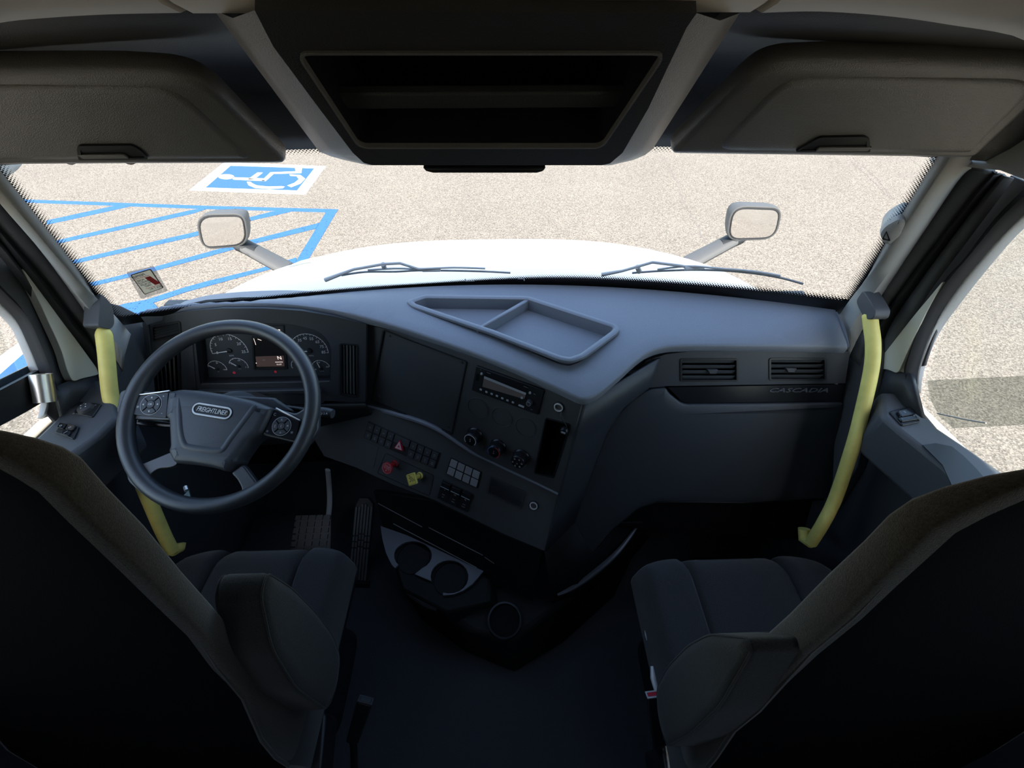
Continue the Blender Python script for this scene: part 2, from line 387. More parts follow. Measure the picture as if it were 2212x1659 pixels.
def flat(name, px, mt, parent, dz, label=None):
    P = [G(*p, dz) for p in px]; m = M(); m.prism([p-V((0,0,.004)) for p in P], V((0,0,.004)))
    return mk(name, m, mt, parent, smooth=False, label=label)
c = G(450, 520)
hatch = thing('access_aisle_marking', 'blue diagonal striped access aisle painted on the asphalt left of the hood', 'road marking', (c.x, c.y, GZ))
for i, p in enumerate([
    [(20,429.5),(107,432.7),(450,444.6),(730.2,452),(727,459),(450,451.5),(109,439.3),(20,436)],
    [(730.2,452),(666.9,558.9),(640,596),(616,600),(645.8,553.6),(703.8,458.7)],
    [(100,476),(128,470),(244,445),(290,442),(277,446.5),(138.6,477),(100,485)],
    [(120,520),(155.5,511.4),(408.6,454.5),(460,446),(417,460.8),(159.7,518),(120,527)],
    [(150,564),(187,554.7),(417,502),(535,470.3),(587.8,456.6),(640,451),(625.7,457.6),(535,477.7),(419,510.4),(195.6,561),(150,572)],
    [(190,611),(227,603),(334.8,575.8),(450,544),(543.5,517.8),(690,481),(682,493.5),(543.5,527.3),(450,553.6),(341,583),(233.5,609.5),(190,620)],
    [(260,664),(308.4,649.6),(400,620),(450,606.4),(560,580),(640,556),(640,566),(568.8,585),(450,617),(400,630.6),(324,656),(280,670)],
    [(230,668),(268,656),(322,646),(336,659),(345,672),(270,700)]]):
    flat('painted_stripe', p, BLUE, hatch, .0035+.0006*i)
# accessible parking symbol
c = G(556, 385)
isa = thing('accessible_parking_symbol', 'blue and white wheelchair symbol painted flat on the asphalt beyond the striped aisle', 'road marking', (c.x, c.y, GZ))
flat('white_border', [(484.4,350.5),(703.8,358.9),(659.5,420.3),(408,411.2)], WPAINT, isa, .003)
flat('blue_field', [(498,358),(678.5,363.8),(641.6,411.2),(444.3,404.9)], BLUE2, isa, .005)
def z2(l): return [(400+x/4.74, 330+y/4.74) for x, y in l]
fig = [
    ('symbol_head', [(420+82*cos(t*.35), 245+26*sin(t*.35)) for t in range(18)]),
    ('symbol_torso', [(485,250),(815,262),(815,290),(490,274)]),
    ('symbol_arm', [(640,272),(742,200),(797,203),(725,258),(715,272)]),
    ('symbol_leg', [(780,288),(872,199),(1132,189),(1123,155),(1197,160),(1190,208),(906,216),(826,290)]),
    ('symbol_wheel', [(630,296),(648,332),(715,360),(860,371),(1000,363),(1020,346),(985,341),(850,345),(735,334),(692,315),(668,296)]),
    ('symbol_wheel', [(1066,219),(1180,227),(1230,265),(1182,315),(1085,353),(1045,335),(1120,306),(1163,270),(1140,240),(1075,236)])]
for n_, p in fig: flat(n_, z2(p), WPAINT, isa, .007)
c = G(60, 780)
kerb = thing('bay_edge_marking', 'white and blue painted bay edge on the asphalt seen through the driver window', 'road marking', (c.x, c.y, GZ))
flat('white_band', [(-160,905),(-20,783),(66,722),(96,740),(40,815),(-60,905)], WPAINT, kerb, .003)
flat('blue_patch', [(-80,880),(-20,826),(58,757),(80,776),(50,815),(-30,890)], BLUE2, kerb, .0055)
flat('blue_line', [(-120,655),(0,640),(60,628),(62,650),(0,664),(-120,684)], BLUE, kerb, .003)

# ================================================================== THE TRUCK AHEAD OF THE WINDSHIELD
m = M(); rows = []
def hoodp(s, y, dz=0):
    t = (y-1.28)/1.62; W = 1.10-.5*t
    return V((W*s, y, .951-.341*max(0, y-1.28)**2.123-.102*abs(s)**3.173+dz))
for i in range(33):
    y = 1.28+1.5*i/32; r = []
    r.append(hoodp(-1, y)+V((-.02,0,-.35))); r.append(hoodp(-1, y)+V((-.012,0,-.05)))
    r += [hoodp(-1+2*j/40, y) for j in range(41)]
    r.append(hoodp(1, y)+V((.012,0,-.05))); r.append(hoodp(1, y)+V((.02,0,-.35))); rows.append(r)
m.grid(rows)
hood = tag(mk('truck_hood', m, WHITE, solid=.012), 'broad white engine hood sloping away in front of the windshield', 'vehicle hood')
m = M(); rows = []
for i in range(29):
    s = -1+2*i/28; x = 1.13*s; y = 1.255-.235*s*s; z = .985+.03*s*s
    rows.append([V((x, y, z-.10)), V((x, y, z-.035)), V((x*1.01, y+.05, z-.05)), V((x*1.02, y+.16, z-.10)), V((x*1.02, y+.2, z-.3))])
m.grid(rows); mk('cowl_panel', m, WHITE, hood)
# vents cast in the hood beside the left mirror
for px in ((600,588),(682,577)):
    q = None
    m = M(); s0 = -.86 if px[0] == 600 else -.66
    for k in range(7):
        a = hoodp(s0+.0, 1.62+.012*k, .003); b = hoodp(s0+.10, 1.62+.012*k, .003); m.tube([a, (a+b)/2+V((0,0,.002)), b], .0035, 6)
    mk('hood_grille_rib', m, CREAM, hood)

# hood mirrors
def hood_mirror(label, px_corners, y, px_arm0, arm_y, side):
    C4 = [vy(x, yy, y) for x, yy in px_corners]; ctr = sum(C4, V())/4
    ex = ((C4[1]-C4[0])+(C4[2]-C4[3])).normalized(); tocam = (CAM-ctr).normalized()
    ey = V((0,-.05,1)).normalized(); fr = Fr(ctr, ex, ey)
    if fr.ez.dot(tocam) < 0: fr.ez = -fr.ez
    P = [fr.px(*p) for p in px_corners]
    root = thing('hood_mirror', label, 'mirror', vy(*px_arm0, arm_y))
    big = rnd(P, [.075,.05,.075,.06], 6); m = M()
    prof = [(0, .006), (.0, -.02), (.012, -.06), (.05, -.085), (.085, -.095)]
    m.grid([[fr.p(u, v, w) for u, v in shrink(big, k)] for k, w in [(.014, .004), (.004, .008)]+prof], True, True)
    mk('mirror_housing', m, MIRH, root)
    g = shrink(big, .013); cu = sum(p[0] for p in g)/len(g); cv = sum(p[1] for p in g)/len(g); rows = []
    for k in range(7):
        t = k/6; rows.append([fr.p(cu+(u-cu)*t, cv+(v-cv)*t, (.012-.0035*t*t)) for u, v in g])
    m = M(); m.grid(rows, True); mk('mirror_glass', m, MIRG, root)
    m = M(); m.tube([fr.p(u, v, .007) for u, v in shrink(big, .011)], .0035, 6, closed=True); mk('glass_seal', m, RUBBER, root)
    bot = fr.p(cu - side*.0, min(v for u, v in big)+.005, -.04); base = vy(*px_arm0, arm_y)
    d = (base-bot); rows = []
    for k in range(9):
        t = k/8; q = bot.lerp(base, t)+V((0,0,-.03*sin(pi*t)*0)); wv = V((0,1,0)); up = V((0,0,1)); wd = .045+.01*t; th = .028
        rows.append([q+wv*(wd*cos(2*pi*j/14))+up*(th*sin(2*pi*j/14)) for j in range(14)])
    m = M(); m.grid(rows, True, True); mk('mirror_arm', m, MIRH, root)
    rows = []
    for k in range(5):
        t = .04+.36*k/4; q = bot.lerp(base, t); wd = (.05-.012*k/4)
        rows.append([q+V((0,1,0))*(wd*cos(2*pi*j/14))+V((0,0,1))*((.0315)*sin(2*pi*j/14)) for j in range(14)])
    m = M(); m.grid(rows, True, True); mk('arm_cap', m, MIRD, root)
    return root
hood_mirror('grey hood mirror standing over the blue striped aisle', [(421,461),(530,459),(541,530),(438,538)][::1], 1.78, (628,585), 1.76, -1)
hood_mirror('grey hood mirror over plain asphalt on the passenger side', [(1578,442),(1690,446),(1676,516),(1567,519)], 1.78, (1480,572), 1.76, 1)

# windshield
def WS(s, t, w=0):
    b = V((1.03*s, 1.215-.235*s*s, 1.012+.045*s*s)); a = V((.885*s, .985-.135*s*s, 1.478+.026*s*s))
    return b.lerp(a, t) + V((0, -.84, -.5))*w
m = M(); m.grid([[WS(-1+2*i/40, -.04+1.1*j/12) for i in range(41)] for j in range(13)])
ws = tag(mk('window_1', m, GLASS), kind='structure')
def fritstrip(fn, n, length, solid=2):               # fn(i/n, k) gives the point, k=0 at the edge .. 1 inside
    vs = []; fs = []; K = 8
    for i in range(n+1):
        for k in range(K+1): vs.append(fn(i/n, k/K))
    for i in range(n):
        for k in range(K): a = i*(K+1)+k; fs.append((a, a+1, a+K+2, a+K+1))
    me = bpy.data.meshes.new('frit_band'); me.from_pydata([tuple(v) for v in vs], [], fs)
    at = me.attributes.new('fade', 'FLOAT', 'POINT'); uvl = me.uv_layers.new(name='UVMap')
    for i in range(n+1):
        for k in range(K+1): at.data[i*(K+1)+k].value = .9 if k <= solid else .56-.46*(k-solid-1)/(7-solid)
    tw = (fn(0,1)-fn(0,0)).length
    for p in me.polygons:
        for li in p.loop_indices:
            vi = me.loops[li].vertex_index; i, k = divmod(vi, K+1); uvl.data[li].uv = (i/n*length, k/K*tw)
    me.materials.append(FRIT); o = bpy.data.objects.new('frit_band', me); COL.objects.link(o); par(o, ws); return o
fritstrip(lambda a, k: WS(-1.012+.036*k, -.02+1.06*a, .002), 40, .55)
fritstrip(lambda a, k: WS(1.012-.036*k, -.02+1.06*a, .002), 40, .55)
fritstrip(lambda a, k: WS(-1+2*a, -.06+(.098+.075*smc([(.36,0),(.66,1)], a))*k, .0025), 60, 2.05, 5)
fritstrip(lambda a, k: WS(-1+2*a, 1.06-.08*k, .0025), 60, 1.77)
# small white alignment marks printed on the lower frit
mfr = lambda px, py: min(((WS(s/200, t/200) for s in range(-30, 31) for t in range(0, 26)), ), key=lambda _: 0)
m = M()
for s0, s1, t0, t1 in ((-.075,-.072,.03,.06), (-.075,-.045,.03,.036), (.112,.115,.03,.075), (.092,.112,.05,.056)):
    m.prism([WS(s0,t0,.004), WS(s1,t0,.004), WS(s1,t1,.004), WS(s0,t1,.004)], V((0,-.0004,-.0003)))
mk('printed_mark', m, LETW, ws, smooth=False)

# windshield stickers (printed side faces out, so the lettering reads reversed from inside)
q0 = vy(318, 607, 1.0)
def ws_hit(px, py):                          # first point where the sight line meets the windshield
    best = None
    for i in range(-100, 101):
        for j in range(0, 60):
            q = WS(i/100, j/60); d = (q-CAM).normalized(); r = ray(px, py).normalized(); e = (d-r).length
            if best is None or e < best[0]: best = (e, i/100, j/60)
    return best[1], best[2]
s_, t_ = ws_hit(318, 607)
o0 = WS(s_, t_, .003); fr = Fr(o0, WS(s_+.02, t_)-WS(s_-.02, t_), WS(s_, t_+.02)-WS(s_, t_-.02))
if fr.ez.dot(CAM-o0) < 0: fr.ez = -fr.ez
st = thing('permit_sticker', 'small grey and red permit sticker on the lower driver side of the windshield', 'sticker', o0)
P = [(273,588),(332,574),(363,628),(305,646)]; m = M(); m.slab(fr, rnd(fr.pxs(P), .006), 0, .0004); mk('sticker_film', m, glass_mat('clear_film', (.85,.85,.85), haze=.5), st, smooth=False)
P2 = fr.pxs([(281.5,593.5),(325.5,580),(353.5,621),(312,636)])
m = M(); m.plate(fr, rnd(P2, .004), [rnd(shrink(P2, .0022), .003)], .0006, .0012); mk('sticker_card', m, paper('sticker_border', (.10,.08,.07)), st, smooth=False)
m = M(); m.slab(fr, rnd(shrink(P2, .002), .003), .0012, .0016); mk('sticker_face', m, STICKG, st, smooth=False)
sf = fr.sub(sum(p[0] for p in P2)/4, sum(p[1] for p in P2)/4, .0017, atan2(P2[1][1]-P2[0][1], P2[1][0]-P2[0][0]))
W_ = (V(P2[1])-V(P2[0])).length; H_ = (V(P2[3])-V(P2[0])).length
m = M(); m.box(sf, W_*.12, W_*.40, -H_*.20, H_*.20, 0, .0003); mk('red_panel', m, paper('sticker_red', (.55,.10,.10)), st, smooth=False)
for v in (.24, -.25):
    m = M(); m.box(sf, -W_*.42, W_*.42, H_*v, H_*(v+.012), 0, .0003); mk('rule_line', m, REDP, st, smooth=False)
INK = mat('sticker_ink', (.09,.075,.065), .7)
for s, v, h in (('PEIPREI', .33, .10), ('PCRE', .14, .075), ('EAGLLE', .05, .075), ('MCALER', -.05, .075), ('TIRES', -.15, .075), ('MOLT RC', -.32, .08)):
    txt('lettering', s, sf, -W_*(.0 if abs(v) > .3 else .14), H_*v, H_*h, INK, st, 0, mirror=True, sx=.95)
m = M(); s_, t_ = ws_hit(330, 662)

# wipers lying at the foot of the windshield
def wiper(label, pts, arm):
    def on(px, py): s, t = ws_hit(px, py); return WS(s, t, -.03)
    r = thing('windshield_wiper', label, 'wiper', on(*arm[0]))
    m = M(); m.tube(spl([on(*p) for p in pts], 4), .0035, 6); mk('wiper_blade', m, WIPB, r)
    m = M(); m.tube(spl([on(p[0], p[1]-5) for p in pts[1:-1]], 4), .0035, 6); mk('blade_bridge', m, CLEARB, r)
    m = M(); m.tube([on(*p) for p in arm], [.007]+[.0045]*(len(arm)-1), 8); mk('wiper_arm', m, CLEARB, r)
    a, b = on(*arm[2]), on(arm[2][0], arm[2][1]+9); m = M(); m.tube([a, b], .008, 8); mk('washer_nozzle', m, CLEARB, r)
    a = on(*arm[-1]); f = Fr(a, V((1,0,0)), V((0,.5,.8))); m = M(); m.box(f, -.03,.03,-.006,.006,-.006,.006); mk('blade_clip', m, CLEARB, r, bev=.003)
wiper('grey wiper lying behind the left half of the dash top', [(735,612),(790,606),(850,604),(900,603),(980,602),(1050,603),(1100,608)], [(700,622),(762,602),(830,588),(862,588),(905,597),(930,601)])
wiper('grey wiper lying along the right foot of the windshield', [(1365,606),(1420,604),(1490,601),(1560,603),(1630,609),(1690,620),(1735,634)], [(1300,612),(1345,603),(1380,596),(1415,586),(1470,594),(1500,598)])

# ================================================================== CAB SHELL
# floor and the walls that close the cab
m = M(); m.prism([(-1.12,-1.0,0), (1.12,-1.0,0), (1.12,1.24,0), (-1.12,1.24,0)], V((0,0,-.05)))
tag(mk('floor', m, CARP, smooth=False), kind='structure')
m = M(); m.prism([(-1.13,-1.0,-.3), (1.13,-1.0,-.3), (1.13,-1.0,2.0), (-1.13,-1.0,2.0)], V((0,-.04,0)))
tag(mk('wall_back', m, HEADD, smooth=False), kind='structure')
m = M(); m.prism([(-1.12,1.235,-.05), (1.12,1.235,-.05), (1.12,1.235,.93), (-1.12,1.235,.93)], V((0,.03,0)))
tag(mk('wall_front', m, DASH, smooth=False), kind='structure')
m = M(); m.prism([(-1.13,-1.04,1.93), (1.13,-1.04,1.93), (1.13,.75,1.93), (-1.13,.75,1.93)], V((0,0,.04)))
m.grid([[(-1.13,.75,1.97),(1.13,.75,1.97)],[(-1.1,.90,1.80),(1.1,.90,1.80)],[(-1.0,.885,1.60),(1.0,.885,1.60)],[(-.90,.90,1.52),(.90,.90,1.52)]])
tag(mk('ceiling', m, BEIGE, smooth=False), kind='structure')
# front roof beam in beige trim: a middle length between two side lengths
def beam(name, xs, ys, zs, r=.05):
    rows = []
    for x, y, z in zip(xs, ys, zs):
        rows.append([(x, y+.035, z+.012), (x, y+.015, z+.002), (x, y-.005, z), (x, y-.03, z+.008), (x, y-.06, z+.03), (x, y-.09, z+.08), (x, y-.10, z+.24), (x, y+.06, z+.24)])
    m = M(); m.grid(rows, True, True); return tag(mk(name, m, BEIGE, ang=50), kind='structure')
BY = .55
b0 = vy(405,28,BY); b1 = vy(1632,28,BY)
beam('trim_1', [b0.x, b0.x+.008, -.1, .1, b1.x-.008, b1.x], [BY]*6, [b0.z+.006, b0.z, b0.z-.0, b0.z, b0.z, b0.z+.006])
def side_beam(name, px, ys):
    P = [vy(x, y, yy) for (x, y), yy in zip(px, ys)]; P = spl(P, 5)
    return beam(name, [p.x for p in P], [p.y for p in P], [p.z for p in P])
side_beam('trim_2', [(396,27),(250,30),(120,37),(0,50),(-160,90),(-420,240)], [.556,.552,.545,.53,.50,.42])
side_beam('trim_3', [(1641,27),(1760,24),(1900,33),(2040,52),(2212,86),(2420,190)], [.556,.552,.545,.53,.50,.42])

# doors: lower panel, sill ledge, window frame, glass
def door(side):
    S = side; X = 1.085*S; n = 'door_1' if S < 0 else 'door_2'
    root = tag(thing(n, 'd', 'd', (X, .4, 0)), kind='structure')
    del root['label'], root['category']
    zb = .965
    m = M(); m.prism([(X,-1,-.1), (X,1.25,-.1), (X,1.25,zb-.10), (X,-1,zb-.02)], V((.06*S,0,0)))
    mk('door_panel', m, DASH, root, bev=.01)
    # white outer skin
    m = M(); m.prism([(X+.061*S,-1,-.5), (X+.061*S,1.2,-.5), (X+.061*S,1.2,.9), (X+.061*S,-1,.97)], V((.03*S,0,0)))
    mk('door_skin', m, WHITE, root, bev=.01)
    return root, X
DL, XL = door(-1); DR, XR = door(1)

def ribbon(name, curves, mt, parent, th=.012, n=5, ang=60):   # surface through edge curves (each a list of 3-D points)
    rows = [spl(c, n) for c in curves]; k = min(len(r) for r in rows); m = M(); m.grid([r[:k] for r in rows]); return mk(name, m, mt, parent, solid=th, soff=0, ang=ang)
def L3(px, x): return [vx(a, b, x) for a, b in px]

# A-pillars
for S in (-1, 1):
    nm = 'trim_4' if S < 0 else 'trim_5'
    if S < 0:
        e0 = [WS(-1.0, t, .012) for t in (1.08, .85, .6, .35, .1, -.12)]
        pA = [(0,380),(0,419),(86,522),(137,591),(206,694),(262,800)]
        pB = [(-60,430),(0,495),(86,591),(154,680),(206,752),(240,860)]
        xa, xb = -1.045, -1.075
    else:
        e0 = [WS(1.0, t, .012) for t in (1.08, .85, .6, .35, .1, -.12)]
        pA = [(2088,360),(2058,390),(1992,490),(1940,570),(1880,668),(1838,770)]
        pB = [(2150,370),(2105,418),(2030,515),(1965,600),(1905,690),(1872,800)]
        xa, xb = 1.045, 1.075
    A = L3(pA, xa); B = L3(pB, xb)
    mid = [(a*.5+e*.5)+V((-.012*S,-.02,.008)) for a, e in zip(A, e0)]
    PD = globals().setdefault('PD', {})
    p = tag(ribbon(nm, [e0, mid, A], PILLAR, None, .02), kind='structure')
    ribbon('pillar_flank', [A, [(a+b)/2+V((-.004*S,-.004,0)) for a, b in zip(A, B)], B], PILLD, p, .015)
    if S < 0:
        pC = [(-60,470),(0,522),(69,615),(137,708),(206,800),(225,880)]; pD = [(-60,505),(0,552),(69,640),(136,726),(203,812),(216,890)]
    else:
        pC = [(2165,375),(2122,428),(2048,525),(1985,612),(1925,702),(1885,800)]; pD = [(2190,385),(2150,440),(2072,545),(2002,640),(1945,740),(1895,840)]
    Cc = L3(pC, xb+.015*S); Dd = L3(pD, xb+.02*S)
    PD[S] = [c_*.6+q*.4+V((.012*S,0,0)) for c_, q in zip(Cc, Dd)]
    ribbon('door_seal', [B, [(b*.5+c*.5)+V((-.012*S,-.006,0)) for b, c in zip(B, Cc)], Cc], RUBBER, p, .01)
    ribbon('seal_lip', [Cc, [(b*.5+c*.5)+V((-.008*S,-.004,0)) for b, c in zip(Cc, Dd)], Dd], PILLD, p, .008)
    # small triangular patch trim that holds the grab handle's upper end
    if S < 0: T = [(218,633),(238,652),(246,672),(248,700),(240,712),(212,706),(214,690),(216,660)]
    else: T = [(1864,626),(1880,650),(1892,672),(1886,690),(1868,690),(1855,668),(1848,650)]
    P = [vx(q_[0], q_[1], S*.985) for q_ in rnd(T, 8, 3)]; m = M(); m.prism(P, V((.04*S,0,0))); mk('handle_cover', m, SILL, p, bev=.012, seg=4)
for S, x_, px in ((-1, -1.0, [None,None,(-60,342),(62,349),(44,368),(0,402),(-60,448)]), (1, 1.0, [(2008,330),(2108,336),(2160,290),(2212,190),None,None,(2212,392),(2150,368),(2090,362),(2000,352)])):
    ext = iter([V((x_, .03, 1.74)), V((x_, .03, 1.63))][::S]); P = [vx(*q_, x_) if q_ else next(ext) for q_ in px]; m = M(); m.prism(P, V((.085*S, 0, 0))); mk('pillar_head', m, PILLAR, bpy.data.objects['trim_4' if S < 0 else 'trim_5'], bev=.01, seg=3)
for S, px in ((-1, [(240,655),(262,660),(318,688),(330,760),(340,890),(262,915),(232,800),(228,720)]), (1, [(1785,675),(1818,752),(1812,860),(1800,970),(1795,1100),(1850,1010),(1885,860),(1892,760),(1880,690),(1850,668)])):
    P = [vx(a, b, S*1.055) for a, b in px]; m = M(); m.prism(P, V((.03*S, 0, 0))); mk('pillar_foot', m, PILLD, bpy.data.objects['trim_4' if S < 0 else 'trim_5'], bev=.004)
# small lidar style bump with a triangle on the right pillar
f = Fr(vx(1916,497,.93), V((.6,-.5,.1)), V((-.25,-.3,.9)))
if f.ez.dot(CAM-f.o) < 0: f = Fr(f.o, -f.ex, f.ey)
ps = thing('pillar_sensor', 'small grey sensor pod with a triangle mark on the right windshield pillar', 'sensor', f.o)
P = rnd(f.pxs([(1945,462),(1965,472),(1950,505),(1926,526),(1908,520),(1898,500),(1912,480)]), .012)
m = M(); m.grid([[f.p(u,v,w) for u, v in shrink(P, k)] for k, w in ((-.004,-.035),(-.001,-.012),(0,.0),(.004,.010),(.012,.014))], True, True); mk('pod', m, PILLAR, ps)
T = f.pxs([(1919,489),(1928,511),(1909,507)]); m = M(); m.plate(f, rnd(T,.003), [rnd(shrink(T,.0025),.002)], .0135, .0150); mk('triangle_mark', m, BLK, ps, smooth=False)

# door upper frame, quarter trim, glass
def door_upper(root, X, S, px_quarter, px_f1, px_f2, px_f3, px_ledge):
    xq = X+.015*S
    f = Fr((xq,.7,1.1), V((0,S,0)), V((0,0,1)))
    Q = f.pxs(px_quarter); m = M(); m.slab(f, rnd(Q, .02), -.02, .0); mk('quarter_panel', m, CREAM, root, bev=.004)
    a, b, c = L3(px_f1, xq-.004*S), L3(px_f2, xq+.004*S), L3(px_f3, xq+.03*S)
    ribbon('frame_infill', [[q-V((0,.0,0)) for q in PD[S]], [(p+q)/2+V((.008*S,0,0)) for p, q in zip(PD[S], b)], [q+V((.016*S,0,0)) for q in b]], PILLD, root, .008)
    ribbon('window_frame', [a, [(p+q)/2+V((-.012*S,0,0)) for p, q in zip(a, b)], b], RUBBER, root, .012)
    ribbon('glass_run', [b, [(p+q)/2+V((-.006*S,0,0)) for p, q in zip(b, c)], c], PILLAR, root, .008)
    return a, b, c
aL = door_upper(DL, XL, -1,
    [(20,560),(69,622),(134,715),(203,808),(180,814),(160,818),(141,826),(128,800),(117,759),(69,656)],
    [(-60,560),(0,626),(44,675),(79,745),(103,800),(128,880),(150,960)],
    [(-70,590),(-12,640),(38,690),(66,745),(88,800),(108,860),(100,895)],
    [(-80,610),(-20,660),(26,705),(50,755),(68,800),(92,850),(86,905)], None)
aR = door_upper(DR, XR, 1,
    [(2060,600),(1990,682),(1940,745),(1900,795),(1935,798),(1955,808),(1985,740),(2020,670)],
    [(2240,390),(2160,470),(2090,560),(2045,610),(1995,690),(1965,770),(1958,812)],
    [(2260,420),(2190,480),(2120,555),(2060,630),(2015,705),(1985,790),(1980,830)],
    [(2275,440),(2200,500),(2130,580),(2075,650),(2025,720),(1992,800),(1985,850)], None)
# upper rear of the doors (outside the view): roof rail, rear post, and a window added to brighten the roof beam
for root, X, S in ((DL, XL, -1), (DR, XR, 1)):
    m = M(); m.prism([(X,.03,1.62), (X,.75,1.62), (X,.85,1.48), (X,.95,1.50), (X,.90,1.95), (X,.03,1.95)], V((.05*S,0,0))); mk('roof_rail', m, PILLD, root, bev=.01)
    fr_w = Fr((X,0,0), V((0,1,0)), V((0,0,1))); m = M(); m.plate(fr_w, rect(-1,.04,.9,1.93), [rnd(rect(-.88,-.16,1.36,1.80), .05)], -.025, .025); mk('rear_post', m, PILLD, root)  # opening added to let light in from behind the seats
    m = M(); m.prism([(X+.02*S,-.9,1.34), (X+.02*S,-.14,1.34), (X+.02*S,-.14,1.82), (X+.02*S,-.9,1.82)], V((.004*S,0,0))); mk('added_rear_glass', m, GLASSD, root, smooth=False)
    m = M(); m.prism([(X+.045*S,.0,.88), (X+.045*S,.66,.90), (X+.045*S,.74,1.0), (X+.045*S,.93,1.40), (X+.045*S,.86,1.55), (X+.045*S,.75,1.66), (X+.045*S,.0,1.66)], V((.004*S,0,0)))
    mk('door_glass', m, GLASSD, root, smooth=False)
# sill ledges with their switch pods
def ledge(root, S, zl, top_px, name='sill_ledge'):
    P = [hz(x, y, zl) for x, y in top_px]; m = M(); m.prism([p for p in P], V((0,0,-.13))); return mk(name, m, SILL, root, bev=.012, seg=3)
ZR = .955
ledge(DR, 1, ZR, [(1902,845),(1975,848),(1992,880),(2030,925),(2080,958),(2140,1000),(2300,1110),(2150,1110),(2040,1008),(1988,966),(1945,932),(1905,898)])
m = M(); rows = []
P1 = [(1890,800),(1935,793),(1958,808),(1975,808)]; P2 = [(1885,868),(1930,866),(1965,880),(2000,905)]
m.grid([[vx(x, y, XR+.012) for x, y in P1], [vx(x, y, XR-.006) for x, y in P2]]); mk('sill_upstand', m, DASH, DR, solid=.012)
ledge(DL, -1, .945, [(118,905),(160,815),(205,812),(235,850),(255,900),(215,940),(165,975),(60,1060),(-60,1060),(60,960)])
m = M(); m.grid([[vx(x, y, XL-.012) for x, y in [(112,838),(150,822),(175,812),(210,812)]], [vx(x, y, XL+.006) for x, y in [(128,900),(150,880),(180,865),(215,868)]]]); mk('sill_upstand', m, DASH, DL, solid=.012)
# passenger door: pull handle with bright edge and cup recess
m = M(); Pp = [hz(x, y, .90) for x, y in [(1925,930),(1945,928),(2050,1005),(2035,1030)]]; m.prism(Pp, V((0,0,-.05))); mk('pull_recess', m, GLOSS, DR, bev=.006)
for a, b in (((1928,930),(2020,1018)), ((1990,965),(2040,1010))):
    m = M(); m.tube([hz(*a, .925), hz((a[0]+b[0])/2+4, (a[1]+b[1])/2-3, .925), hz(*b, .925)], .004, 8); mk('bright_edge', m, STEEL, DR)
P = [hz(x, y, ZR+.001) for x, y in [(1992,962),(2020,958),(2055,965),(2080,985),(2105,1010),(2150,1060),(2060,1060),(2035,1005)]]
m = M(); m.prism(P, V((0,0,.0015))); mk('armrest_recess', m, BLK, DR, smooth=False)
# translucent strip with a thin line across the lower passenger glass
m = M(); m.prism([vx(x, y, XR+.06) for x, y in [(2003,822),(2330,806),(2330,912),(2060,925),(2030,902),(2008,860)]], V((.003,0,0))); mk('translucent_pane', m, GLASSS, DR, smooth=False)
m = M(); m.tube([vx(x, y, XR+.058) for x, y in [(2025,893),(2080,905),(2130,914)]], .002, 6); mk('pane_line', m, CLEARB, DR)

# switch pods
f = Fr(hz(1953, 897, ZR+.002), hz(1975, 893, ZR)-hz(1935, 885, ZR), hz(1950, 880, ZR)-hz(1965, 915, ZR))
if f.ez.z < 0: f = Fr(f.o, f.ex, -f.ey)
wp = thing('window_switch', 'black window and lock rocker switch set in the passenger door sill', 'switch', f.o)
B_ = f.pxs([(1920,890),(1958,880),(1988,912),(1948,921)]); m = M(); m.slab(f, rnd(B_, .006), -.004, .003); mk('switch_frame', m, BLK, wp, bev=.002)
K1 = f.pxs([(1934,893),(1962,886),(1974,899),(1942,905)]); m = M(); m.slab(f, rnd(K1, .004), .003, .010); mk('rocker', m, GLOSS, wp, bev=.002)
K2 = f.pxs([(1936,906),(1972,900),(1980,909),(1944,915)]); m = M(); m.slab(f, rnd(K2, .004), .003, .008); mk('rocker', m, GLOSS, wp, bev=.002)
u, v = f.px(1948, 895); txt('icon', 'o', f, u, v, .008, LETG, wp, .0102)
u, v = f.px(1945, 908); txt('icon', '-', f, u, v, .006, LETG, wp, .0082); u, v = f.px(1970, 903); txt('icon', '+', f, u, v, .006, LETG, wp, .0082)
ZL = .945
f = Fr(hz(160, 925, ZL+.002), hz(172, 925, ZL)-hz(128, 917, ZL), hz(160, 900, ZL)-hz(145, 935, ZL))
if f.ez.z < 0: f = Fr(f.o, f.ex, -f.ey)
wl = thing('window_switch', 'black window rocker switches at the rear of the driver door sill', 'switch', f.o)
m = M(); m.slab(f, rnd(f.pxs([(135,915),(172,922),(160,950),(120,935)]), .005), -.004, .003); mk('switch_frame', m, BLK, wl, bev=.002)
for q, s in (([(134,917),(148,919),(141,930),(127,927)], 'o'), ([(152,920),(168,923),(161,934),(146,931)], 'o'), ([(142,932),(158,935),(152,945),(136,941)], '/')):
    m = M(); m.slab(f, rnd(f.pxs(q), .003), .003, .008); mk('rocker', m, GLOSS, wl, bev=.0015)
    u = sum(f.px(*a)[0] for a in q)/4; v = sum(f.px(*a)[1] for a in q)/4; txt('icon', s, f, u, v, .009, LETG, wl, .0082)
f2 = Fr(hz(185, 883, ZL+.002), f.ex, f.ey)
mp_ = thing('mirror_control', 'black mirror adjuster dial panel at the front of the driver door sill', 'switch', f2.o)
m = M(); m.slab(f2, rnd(f2.pxs([(160,893),(172,868),(220,873),(200,902)]), .005), -.004, .002); mk('control_plate', m, BLK, mp_, bev=.0015)
u, v = f2.px(187, 884); fd = f2.sub(u, v, .002); m = M(); m.lathe(fd, [(0,.010),(.010,.010),(.016,.007),(.018,0)], 20); mk('adjuster_dial', m, KEY, mp_)
